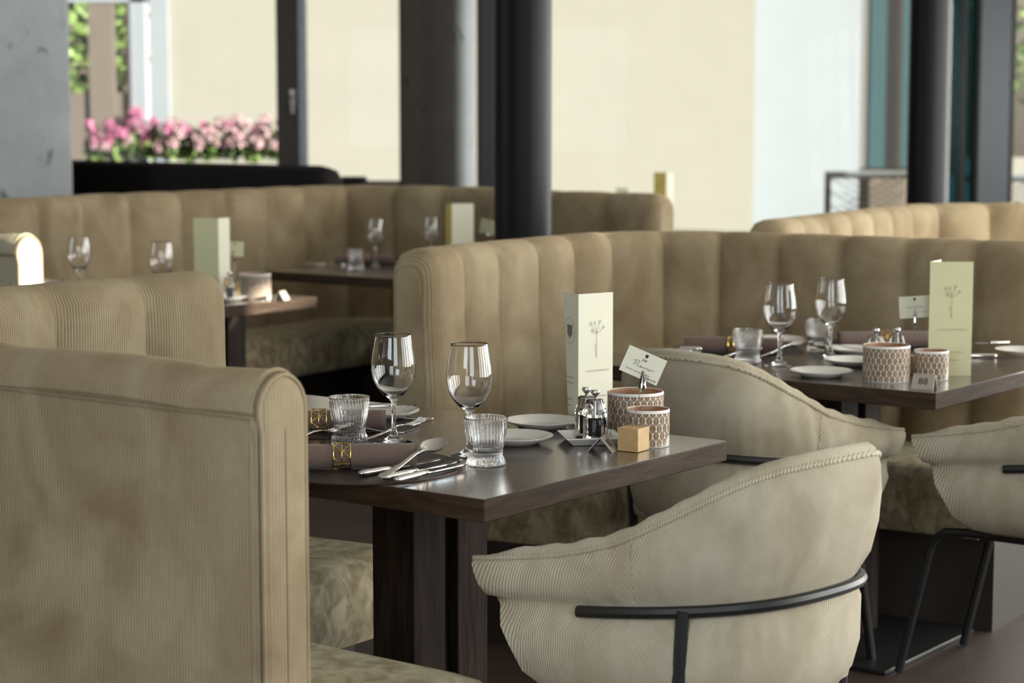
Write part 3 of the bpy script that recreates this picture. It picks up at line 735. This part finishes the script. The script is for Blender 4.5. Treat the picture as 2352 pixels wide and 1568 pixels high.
def placemat(label, loc, r=.19):
    t = thing('placemat', label, 'placemat', loc, 0, 'round leather placemats')
    MB().lathe([(.001, 0), (r - .003, 0), (r - .003, .003), (.001, .003)], 72).build('disc', M['mat'], t)
    MB().lathe([(r - .003, 0), (r, .0002), (r, .0028), (r - .003, .0032), (r - .003, 0)], 72).build('edge', M['matedge'], t, label='reddish cut edge of the placemat'); return t
pm = placemat('round leather placemat at the near side of table 87', at(828, 1072, T0))
dup(pm, 'round leather placemat at the far side of table 87', at(762, 976, T0)); dup(pm, 'round leather placemat on the left of table 88 under the rolled napkin', at(1690, 806, T0))
dup(pm, 'round leather placemat on the far side of table 88', at(2010, 796, T0))
dup(pm, 'round leather placemat on the far dark table', at(870, 602, T0))

def napkin(label, loc, rz, L=.27, r=.0235):
    t = thing('rolled_napkin', label, 'napkin', loc, rz, 'rolled napkins in gold rings')
    rows, uvs = [], []
    n = 30
    xs = [-L, -L + .004] + [-L + .004 + (L - .008) * k / 14 for k in range(1, 15)] + [0]
    for x in xs:
        row = []
        for k in range(n):
            a = 2 * pi * k / n; rr = r * (1 + .02 * math.sin(a * 3 + x * 30) - (.10 * math.exp(-((x + .145) / .02) ** 2)) + .012 * math.sin(x * 60)) * (.93 if x in (xs[0], xs[-1]) else 1)
            row.append((x, rr * math.cos(a), max(r * .985 + rr * math.sin(a) * .97, .0006)))
        rows.append(row)
    m = MB().grid(rows, cu=True, caps=True)
    sp_ = [(math.cos(.6 * k) * r * (1 - k * .028), math.sin(.6 * k) * r * (1 - k * .028)) for k in range(28)]
    m.build('cloth', M['napkin'], t, smooth=50)
    MB().tube([(.0012, y, max(r + z * .96, .001)) for y, z in sp_], .0011, 5).build('rolled_edge', M['napkin'], t)
    g = MB(); w = .0155; R = r * .98 + .0012; x0_ = -.135
    def cp(x, a): return (x0_ + x, R * math.cos(a), r + R * math.sin(a))
    for x in (-w, 0, w): g.tube([cp(x, 2 * pi * k / 36) for k in range(37)], .0009 if x else .0007, 5, caps=False)
    for k in range(6):
        a0 = 2 * pi * k / 6 + .5
        for sg in (1, -1):
            for da in (-pi / 6, pi / 6, ):
                g.tube([cp(0, a0), cp(sg * w * .5, a0 + da * .5), cp(sg * w, a0 + da)], .0008, 5, caps=False)
            g.tube([cp(0, a0), cp(sg * w, a0)], .0008, 5, caps=False)
    g.build('napkin_ring', M['gold'], t, label='gold lattice napkin ring'); return t
nk = napkin('rolled napkin in a gold ring at the front of table 87', at(954, 1073, TM), math.radians(5))
dup(nk, 'rolled napkin in a gold ring at the far side of table 87', at(884, 990, TM), math.radians(3))
dup(nk, 'rolled napkin in a gold ring at the left of table 88', at(1573, 810, TM), math.radians(172))
dup(nk, 'rolled napkin at the far side of table 88 behind the candle holder', at(2140, 796, TM), math.radians(4))
dup(nk, 'dark rolled napkin on the far table behind its tumbler', at(905, 606, TM), math.radians(2))

# cutlery: local +x runs from the handle end to the tip
def cut_loft(mb, st):
    rows = []
    for (x, w, h, z, dish) in st:
        rows.append([(x, w * math.cos(2 * pi * k / 12), z + h * math.sin(2 * pi * k / 12) - dish * (1 - abs(math.cos(2 * pi * k / 12)) ** 2)) for k in range(12)])
    return mb.grid(rows, cu=True, caps=True, flip=False)
def tilt(root, ry): root.rotation_mode = 'XYZ'; root.rotation_euler[1] = -ry
def knife(label, loc, rz, L=.215, group='knives'):
    t = thing('knife', label, 'knife', loc, rz, group); z = .0065; k = L / .215
    cut_loft(MB(), [(0, .001, .001, z, 0), (.002, .0050, .0042, z, 0), (.006, .0068, .0056, z, 0), (.014, .0078, .0062, z, 0), (.06, .0072, .0058, z, 0), (.086 * k, .0060, .0050, z, 0), (.09 * k, .0042, .0040, z, 0)]).build('handle', M['steel'], t, smooth=60)
    MB().sphere((.0935 * k, 0, z), .0052, 10, 6, (1, 1, .9)).build('bolster', M['steel'], t)
    b = MB(); o = [(.094, -.0042), (.11, -.0065), (.16, -.0085), (.195, -.0085), (.210, -.005), (.2155, .004), (.19, .006), (.12, .0055), (.094, .0042)]
    b.grid([[(x * k, y, zz) for x, y in o] for zz in (z - .0009, z + .0009)], cu=True, caps=True); b.build('blade', M['steel'], t, smooth=30); return t
def spoon(label, loc, rz, L=.19, group='spoons'):
    t = thing('spoon', label, 'spoon', loc, rz, group); k = L / .19
    st = [(0, .002, .0012, .004, 0), (.004, .0075, .0014, .004, 0), (.02, .0078, .0014, .004, 0), (.06, .0045, .0016, .006, 0), (.10, .0032, .0020, .012, 0), (.122, .0036, .0018, .0125, 0), (.130, .009, .0012, .0105, .003), (.142, .0165, .0009, .0095, .009), (.156, .0205, .0008, .010, .0115), (.170, .0185, .0008, .0100, .0095), (.182, .0115, .0008, .0105, .0045), (.1885, .004, .0006, .011, 0)]
    cut_loft(MB(), [(x * k, w * k, h, z, d) for x, w, h, z, d in st]).build('body', M['steel'], t, smooth=80); return t
def fork(label, loc, rz, L=.19, group='forks'):
    t = thing('fork', label, 'fork', loc, rz, group); k = L / .19
    st = [(0, .002, .0012, .004, 0), (.004, .0075, .0014, .004, 0), (.02, .0078, .0014, .004, 0), (.06, .0045, .0016, .006, 0), (.10, .0032, .0020, .012, 0), (.118, .0045, .0015, .0115, 0), (.128, .0098, .0011, .009, .001), (.140, .0118, .0010, .0065, .0015), (.143, .0116, .0009, .0062, .001)]
    m = cut_loft(MB(), [(x * k, w * k, h, z, d) for x, w, h, z, d in st])
    for y in (-.0098, -.0033, .0033, .0098): m.tube([(.140 * k, y * k, .0064), (.160 * k, y * k, .0065), (.178 * k, y * k, .0090), (.1895 * k, y * .97 * k, .0135)], [.0017, .0016, .0014, .0008], 6)
    m.build('body', M['steel'], t, smooth=70); return t
VA = math.atan2(V.y, V.x)
kn = knife('knife nearest the front edge of table 87', at(906, 1110, TM), VA + .04)
dup(kn, 'second knife from the front edge of table 87', at(880, 1105, TM), VA + .02)
dup(kn, 'knife lying beside the rolled napkin at the front of table 87', at(824, 1096, TM), VA - .07)
sp1 = spoon('large spoon with raised bowl resting across the knives on table 87', at(872, 1106, TM) + Vector((0, 0, .004)), VA + .10, .212); tilt(sp1, .17); sp1.rotation_euler[0] = .18
fk = fork('fork peeking out behind the front napkin at the left of table 87', at(622, 1027, TM), math.radians(38)); tilt(fk, .10)
fk2 = fork('fork with raised tines beside the left wine glass on table 87', at(838, 1012, TM), math.radians(54), .19); tilt(fk2, .06)
f3 = spoon('spoon lying flat on the far placemat of table 87', at(928, 997, TM), math.radians(168), .17)
sp2 = spoon('spoon with a dark handle pointing right on the far placemat of table 87', at(996, 964, T0), math.radians(205), .15); tilt(sp2, -.03)
bk1 = knife('butter knife on the far bread plate of table 87', at(838, 958, TM) + Vector((0, 0, .0172)), math.radians(14), .115, 'butter knives')
dup(bk1, 'upper butter knife at the left end of table 88', at(1612, 822, TM) + Vector((0, 0, .019)), math.radians(172))
dup(bk1, 'lower butter knife at the left end of table 88', at(1590, 828, TM) + Vector((0, 0, .0185)), math.radians(176))
dup(bk1, 'knife resting on the bread plate at the right end of table 88', at(2318, 805, T0) + Vector((0, 0, .0175)), math.radians(192))
s88 = spoon('spoon with raised bowl beside the left wine glass on table 88', at(1742, 822, TM), math.radians(38)); tilt(s88, .14)
s89 = spoon('spoon behind the right tumbler of table 88', at(2004, 808, TM), math.radians(170), .17); tilt(s89, .05)
fk8 = fork('fork beside the napkin of table 88', at(1640, 826, TM), math.radians(40), .18); tilt(fk8, .04)
k88 = dup(kn, 'knife right of the menu on table 88', at(2290, 822, T0), math.radians(176))
dup(kn, 'dark knife at the left end of the far table', at(700, 610, T0), math.radians(-3))
dup(kn, 'knife on the far table beside its left wine glass', at(872, 604, T0), math.radians(-20))

# salt and pepper
def tray(label, loc, rz, s=.105):
    t = thing('cruet_tray', label, 'tray', loc, rz, 'cruet trays'); h = s / 2; b = h * .74
    rows = [[(sx * q, sy * q, z) for sx, sy in ((1, 1), (-1, 1), (-1, -1), (1, -1))] for q, z in ((b, 0), (h, .014), (h, .0165), (h - .004, .0165), (b - .002, .004))]
    MB().grid(rows, cu=True, caps=True, flip=True).build('dish', M['ceramic'], t, smooth=20, bevel=.0012); return t
def mill(label, loc, rz, core):
    t = thing('spice_mill', label, 'mill', loc, rz, 'acrylic spice mills')
    MB().lathe([(.0005, 0), (.0215, 0), (.0225, .003), (.0225, .006), (.0217, .044), (.0205, .048), (.0195, .0495), (.0005, .0495)], 24, sq=3).build('body', M['acrylic'], t, smooth=30)
    MB().lathe([(.0005, .011), (.0095, .011), (.0095, .0465), (.0005, .0465)], 20).build('spice', M[core], t, label='spice filling')
    MB().lathe([(.0005, .0505), (.0218, .0505), (.0222, .053), (.0212, .058), (.0168, .081), (.0150, .0845), (.0115, .0865), (.0005, .0868)], 24, sq=3).build('cap', M['acrylic'], t, smooth=30)
    MB().lathe([(.001, .046), (.0034, .046), (.0034, .092), (.0062, .0935), (.0092, .0975), (.0092, .1015), (.007, .1045), (.004, .1042), (.001, .1032)], 20).build('knob', M['chrome'], t, smooth=50); return t
M['salt'] = plain('white_salt', (.72, .70, .66), .8, var=.1, scale=500)
tray('square white tray holding the two mills on table 87', Vector((.158, 3.95, T0)), .15, .118)
pp = Vector((.166, 3.929, T0)); tz = Vector((0, 0, .0045))
ml = mill('pepper mill with dark peppercorns on the tray of table 87', pp + tz, .5, 'pepper')
sp_p = Vector((.150, 3.971, T0))
ml2 = mill('clear salt mill at the back of the tray on table 87', sp_p + tz, .3, 'salt')
q1, q2 = at(2020, 850, T0), at(2062, 848, T0)
tray('square white tray behind the big candle holder on table 88', (q1 + q2) / 2, .1, .12)
dup(ml, 'left mill showing its chrome knob above the big candle holder of table 88', at(2010, 850, T0) + tz, .2); dup(ml2, 'right mill showing its chrome knob above the big candle holder of table 88', at(2058, 848, T0) + tz, .2)
dup(ml2, 'mill between the tall menu and the candle holder on the sun-striped table', at(528, 690, T0), .2)

# candle holders
def candle(label, loc, r, h, rz=0.):
    t = thing('candle_holder', label, 'candle holder', loc, rz, 'leaf-patterned candle holders')
    seg = 64; o, uo = [], []
    n = 14; per = round(2 * pi * r / .014) * .014
    for k in range(n + 1):
        z = .002 + (h - .008) * k / n
        o.append([(r * math.cos(2 * pi * j / seg), r * math.sin(2 * pi * j / seg), z) for j in range(seg + 1)]); uo.append([(per * j / seg, z + .006) for j in range(seg + 1)])
    MB().grid(o, uo).build('mosaic', M['mosaic'], t, smooth=80)
    MB().lathe([(r - .004, .0), (r - .001, .0), (r, .002)], seg).build('base_ring', M['rimwhite'], t, smooth=60)
    MB().lathe([(r, h - .006), (r + .0002, h - .002), (r - .0012, h), (r - .0026, h - .001)], seg).build('rim', M['rimwhite'], t, smooth=60)
    MB().lathe([(r - .0026, h - .001), (r - .003, h - .004), (r - .003, .005), (.001, .005)], seg).build('inside', M['copper'], t, smooth=60, label='copper-coloured inside')
    MB().lathe([(.001, .0), (r - .004, .0), (r - .003, .005)], seg).build('foot', M['rimwhite'], t, smooth=40); return t
cb = candle('big leaf-patterned candle holder on table 87 behind the name card block', at(1459, 997, T0), .0580, .0905)
cs = candle('small leaf-patterned candle holder on table 87 in front of the big one', at(1488, 1022, T0), .0428, .0740, .4)
dup(cb, 'big leaf-patterned candle holder on table 88', at(2035, 874, T0), .8)
dup(cs, 'small leaf-patterned candle holder on table 88 in front of the menu', at(2138, 871, T0), 1.2)
dup(cb, 'leaf-patterned candle holder on the sun-striped table', at(587, 684, T0), .4)

# number tents
def tent(label, num, loc, rz, L=.046, a=.031, h=.030, group='table number tents', face=1):
    """ridge along local y; numbers on the +x side"""
    t = thing('number_tent', label, 'sign', loc, rz, group); th = .0016
    o = [(-a, 0), (0, h), (a, 0), (a - th * 1.4, 0), (0, h - th * 1.5), (-a + th * 1.4, 0)]
    MB().grid([[(x, y, z) for x, z in o] for y in (-L / 2, L / 2)], cu=True, caps=True).build('bent_plate', M['tent'], t, smooth=20)
    if num:
        ang = math.atan2(h, a)
        Mx = Matrix.Translation((a * .5 + .0004, 0, h * .5 + .0004)) @ Matrix(((0, -math.cos(ang), math.sin(ang), 0), (1, 0, 0, 0), (0, math.sin(ang), math.cos(ang), 0), (0, 0, 0, 1)))
        text_mesh(num, .024, M['ink'], 'number', t, Mx)
    return t
fa, fb, fc = at(1348, 1037, T0), at(1408, 1040.5, T0), at(1418.6, 1033, T0)
ax = (fc - fb).normalized(); mid = (fa + fb) / 2 + ax * .024
tent('metal number tent reading 87 in front of the pepper mill', '87', mid, math.atan2(ax.y, ax.x) - pi / 2, .046, (fb - fa).length / 2, .0295)
ga, gb = at(2092, 893, T0), at(2143, 896, T0); g2 = (gb - ga).normalized()
tent('metal number tent reading 88 in front of the small candle holder', '88', (ga + gb) / 2 + Vector((-g2.y, g2.x, 0)) * .021, math.atan2(g2.y, g2.x) - pi / 2, (gb - ga).length, .022, .036)
tent('metal number tent standing at the sunlit end of the striped table', None, at(648, 689, T0), math.radians(-20), .05, .021, .034)

# name card holders
def stroke(mb, pts, M_, r=.00034):
    mb.tube([M_ @ Vector((x, y, .0006)) for x, y in pts], r, 4)
def crest(mb, M_, s=.0075):
    o = [(-.5, .5), (-.2, .42), (0, .55), (.2, .42), (.5, .5), (.42, .1), (.42, -.3), (.15, -.5), (0, -.65), (-.15, -.5), (-.42, -.3), (-.42, .1)]
    mb.add([M_ @ Vector((x * s, y * s, .0005)) for x, y in o], [tuple(range(12))])
    mb.add([M_ @ Vector((x * s, y * s, -.0001)) for x, y in o], [tuple(range(11, -1, -1))])
REINER = [[(-.20, -.02), (-.185, .13), (-.17, .26)], [(-.235, .19), (-.20, .27), (-.13, .29), (-.085, .24), (-.10, .17), (-.165, .13), (-.13, .06), (-.075, -.01), (-.05, .0)],
          [(-.05, .0), (-.015, .05), (-.02, .09), (-.05, .075), (-.05, .02), (-.01, .0), (.02, .03), (.03, .08), (.03, .01), (.055, .01), (.075, .08), (.075, .0), (.09, .07), (.12, .075), (.12, .005), (.15, .01), (.185, .055), (.175, .085), (.15, .065), (.155, .01), (.19, .0), (.225, .05), (.225, .08), (.25, .065), (.27, .07)], [(.035, .125), (.037, .13)]]
def cardholder(label, loc, rz, cube, wire, roll, yaw, kind=1, cw=.080, ch=.053, s=.046, paper='paper', group='name card holders', cube_mat='maple'):
    """wire = offset of the card centre from the block top; the card turns by roll and yaw"""
    t = thing('card_holder', label, 'card holder', loc, rz, group)
    if cube: MB().box((-s / 2, -s / 2, 0), (s / 2, s / 2, s)).build('block', M[cube_mat], t, bevel=.0012)
    z0 = s if cube else 0.; W_ = Vector(wire); clip0 = Vector((W_.x - .012 * (kind == 1), W_.y, W_.z - .050)) if kind == 1 else Vector((W_.x, W_.y, W_.z - .046))
    MB().tube([(0, 0, z0 - .004), (0, 0, z0 + .01), Vector((0, 0, z0)).lerp(Vector((clip0.x, clip0.y, z0 + clip0.z)), .5) + Vector((-.0012, 0, 0)), (clip0.x, clip0.y, z0 + clip0.z)], .0009, 6).build('wire', M['satin'], t)
    a = Vector((clip0.x, clip0.y - .002, z0 + clip0.z)); b = a + Vector((.0065 if kind == 1 else 0, .0, .040))
    cl = MB().tube([a + Vector((0, -.0005, 0)), a.lerp(b, .2) + Vector((0, -.0055, 0)), a.lerp(b, .6) + Vector((0, -.004, 0)), b + Vector((0, -.0008, 0))], [.0030, .0042, .0030, .0010], 8)
    cl.tube([a, a.lerp(b, .2) + Vector((0, .004, 0)), b + Vector((0, .0012, 0))], [.0026, .0034, .0010], 8).sphere(a, .0036, 8, 5)
    cl.build('clip', M['chrome'], t)
    Mx = Matrix.Translation((W_.x, W_.y + .0006, z0 + W_.z)) @ Matrix.Rotation(yaw, 4, 'Z') @ Matrix.Rotation(pi / 2, 4, 'X') @ Matrix.Rotation(roll, 4, 'Z')
    c_ = MB(); c_.box((-cw / 2, -ch / 2, -.0004), (cw / 2, ch / 2, 0)); c_.v = [tuple(Mx @ Vector(p)) for p in c_.v]
    card = c_.build('card', M[paper], t, smooth=0)
    ik = MB(); crest(ik, Mx @ Matrix.Translation((0, ch * .355, 0)), .0068)
    if kind == 1:
        for p in REINER: stroke(ik, [(x * cw * 1.12, y * cw * .48 - ch * .10) for x, y in p], Mx)
        for txt, sz, px_, py_ in (('308', .0068, -.001, ch * .175),): text_mesh(txt, sz, M['ink'], 'room_number', card, Mx @ Matrix.Translation((px_, py_, .0003)))
        text_mesh('SCHÖN, DASS SIE HIER SIND!', .0040, M['greyink'], 'printed_line', card, Mx @ Matrix.Translation((-.004, -ch * .30, .0003)))
        text_mesh('18.08-25.08', .0052, M['ink'], 'dates', card, Mx @ Matrix.Translation((cw * .29, -ch * .40, .0003)))
    elif kind == 2:
        for k in range(7): stroke(ik, [(-.022 + k * .006, -.003 + .002 * (k % 2)), (-.019 + k * .006, .002), (-.0165 + k * .006, -.003)], Mx, .00035)
        lk = MB(); lk.box((-.006, -.0135, .0002), (.030, -.0125, .0004)); lk.v = [tuple(Mx @ Vector(p)) for p in lk.v]; lk.build('printed_line', M['faintink'], card)
    ik.build('ink', M['ink'], card, smooth=0)
    return t
pb = at(1456, 1034, T0)
cb0 = at(1461, 1040, T0); el = (at(1421, 1034, T0) - cb0).normalized(); er = (at(1489, 1032, T0) - cb0).normalized()
ctr = cb0 + el * .022 + er * .023
cardholder('maple block with a clip holding a tilted name card on table 87', ctr, 0.62, True, (0, 0, 0), 0, 0) if False else None
def rot2(v, a): return Vector((v.x * math.cos(a) - v.y * math.sin(a), v.x * math.sin(a) + v.y * math.cos(a), v.z))
brz = math.atan2(er.y, er.x)
off = rot2(Vector((.019, .004, .1205)), -brz)
cardholder('maple block with a clip holding a tilted name card reading 308 on table 87', ctr, brz, True, off, math.radians(-23.5), -brz, 1)
cardholder('wire clip holding a pale name card in front of the menu on table 88', at(2120, 868, T0) + Vector((0, .10, 0)), 0, True, (-.004, 0, .1245), math.radians(3.5), 0, 2, .0795, .056)
cardholder('wire clip with a yellowish card right of the menu on the sun-striped table', at(538, 676, T0), 0, True, (.004, 0, .125), math.radians(-2), .1, 0, .068, .056, paper='papershade')
cardholder('wire clip with a yellowish card left of the black column on the far table', at(1120, 606, T0), 0, True, (.0, 0, .125), math.radians(-10), -.5, 0, .080, .068, paper='papershade')
pr2 = far(1428, 452, 11.9)
cardholder('card tip peeking over the middle booth right of the column', (pr2.x, pr2.y, T0), 0, True, (0, 0, far(0, 441, 11.9).z - T0 - .046), 0, .1, 0, .075, .05, paper='papershade')

# menus: folded cards standing upright
def umbel(mb, M_, s=1.0):
    def S(pts, r=.00028): stroke(mb, [(x * s, y * s) for x, y in pts], M_, r)
    S([(0, -.055), (.0004, -.02), (0, .0)]); S([(0, -.055), (-.0035, -.030), (-.004, -.026)])
    for e_, b_ in (((-.017, .022), (-.008, .008)), ((-.006, .023), (-.003, .012)), ((.009, .026), (.005, .012)), ((.019, .013), (.010, .003)), ((-.013, .006), (-.007, -.001))):
        S([(0, 0), b_, e_])
        for k in range(8):
            a = k * 2.4; q = .0012 + .0006 * k
            mb.add([M_ @ Vector((s * (e_[0] + q * math.cos(a) + .0008 * math.cos(j * pi / 3)), s * (e_[1] + q * math.sin(a) * .8 + .0008 * math.sin(j * pi / 3)), .0007)) for j in range(6)], [tuple(range(6))])
    for k in range(5): mb.add([M_ @ Vector((s * (-.004 + .002 * math.cos(k * 2.1) + .0007 * math.cos(j * pi / 3)), s * (-.026 + .0022 * math.sin(k * 2.1) + .0007 * math.sin(j * pi / 3)), .0007)) for j in range(6)], [tuple(range(6))])
def menu(label, loc, a_right, wr_, a_left, wl, h, mr_='paper', ml_='papershade', detail=2, lean=0.0, group='menus'):
    """spine at the origin; the right wing runs along angle a_right, the left wing along a_left (world angles)"""
    t = thing('menu', label, 'menu', loc, 0, group); th = .0005
    def wing(ang, w, lean_, bow):
        d = Vector((math.cos(ang), math.sin(ang), 0)); n = Vector((d.y, -d.x, 0)); rows = []
        for k in range(9):
            z = h * k / 8; rows.append([d * (w * j / 6 * (1 + lean_ * (1 - k / 8))) + n * (bow * math.sin(pi * j / 6)) + Vector((0, 0, z)) for j in range(7)])
        return d, n, rows
    d, n, rows = wing(a_right, wr_, 0, .0005)
    m = MB(); m.grid(rows); m.grid([[p - n * th for p in r] for r in rows], flip=True); fr = m.build('front_page', M[mr_], t, smooth=180)
    d2, n2, rows2 = wing(a_left, wl, lean, .0)
    m = MB(); m.grid(rows2); m.grid([[p - n2 * th for p in r] for r in rows2], flip=True); lf = m.build('side_page', M[ml_], t, smooth=180)
    if detail:
        def fr_m(d, n, u, z, bow=0.): return Matrix(((d.x, 0, n.x, d.x * u + n.x * (.0004 + bow)), (d.y, 0, n.y, d.y * u + n.y * (.0004 + bow)), (0, 1, 0, z), (0, 0, 0, 1)))
        i_ = MB(); umbel(i_, fr_m(d, n, wr_ * .52, h * .695, .0006), h / .29); i_.build('flower_drawing', M['greyink'], fr, smooth=0)
        text_mesh('GENUSSMOMENTE', .0066 * wr_ / .1, M['faintink'], 'title', fr, fr_m(d, n, wr_ * .55, h * .405, .0005), extrude=.00004, spacing=1.3)
        l_ = MB()
        for (zz, w0, w1) in ((.205, .22, .80), (.135, .38, .70)):
            Q = fr_m(d, n, 0, 0, .0005); l_.add([Q @ Vector((x, y, .0002)) for x, y in ((wr_ * w0, h * zz), (wr_ * w1, h * zz), (wr_ * w1, h * zz + .0022), (wr_ * w0, h * zz + .0022))], [(0, 1, 2, 3)])
        l_.build('small_print', M['faintink'], fr, smooth=0)
        if detail > 1:
            n3 = -n2; Q = fr_m(d2, n3, wl * .58, h * .70); Q = Matrix(((-d2.x, 0, n3.x, d2.x * wl * .56 + n3.x * .0008), (-d2.y, 0, n3.y, d2.y * wl * .56 + n3.y * .0008), (0, 1, 0, h * .71), (0, 0, 0, 1)))
            s_ = MB(); crest(s_, Q, .026); s_.build('crest', M['greyink'], lf, smooth=0); s_ = MB()
            for k in range(40):
                if k % 9 == 8: continue
                a0, a1 = 2 * pi * k / 40, 2 * pi * (k + .7) / 40
                s_.tube([Q @ Vector((.024 * math.cos(a), .028 * math.sin(a), .0006)) for a in (a0, a1)], .0004, 4)
            s_.build('ring', M['greyink'], lf, smooth=0); s_ = MB()
            for zz, w_ in ((-.100, .030), (-.112, .036), (-.147, .026), (-.160, .018)):
                s_.add([Q @ Vector((x, zz + y, .0005)) for x, y in ((-w_ / 2, 0), (w_ / 2, 0), (w_ / 2, .0014), (-w_ / 2, .0014))], [(0, 1, 2, 3)])
            s_.build('small_print', M['greyink'], lf, smooth=0)
    return t
ms = at(1331, 972, T0); zt = .278
mrr = at(1408, 670, T0 + zt) - at(1329, 675, T0 + zt); mll = at(1295, 670, T0 + zt) - at(1329, 676, T0 + zt)
menu('open ivory menu with flower drawing standing on table 87', at(1329, 675.5, T0 + zt) - Vector((0, 0, zt)), math.atan2(mrr.y, mrr.x), mrr.length, math.atan2(mll.y, mll.x), mll.length, zt, 'paper', 'paper', 2, lean=-.35)
m8a, m8b = at(2131, 863, T0), at(2226, 863, T0)
menu('sage green menu standing on table 88', m8a, 0.0, (m8b - m8a).length * 1.04, math.radians(62), .10, .29, 'papershade', 'paper', 1)
m9a, m9b = at(446, 672, T0), at(518, 672, T0)
menu('sage menu with a bright edge on the sun-striped table', at(504, 680, T0), math.radians(55), .06, math.radians(172), .095, .29, 'paper', 'papershade', 0)
menu('bright ivory menu with a golden side on the far dark table', at(1038, 618, T0), math.radians(10), .098, math.radians(155), .03, .29, 'paper', 'brass', 0)
m11 = far(1530, 500, 11.8)
menu('tall menu standing behind the right end of the middle booth', (m11.x, m11.y, T0), math.radians(30), .05, math.radians(170), .075, far(0, 396, 11.8).z - T0, 'paper', 'brass', 0)
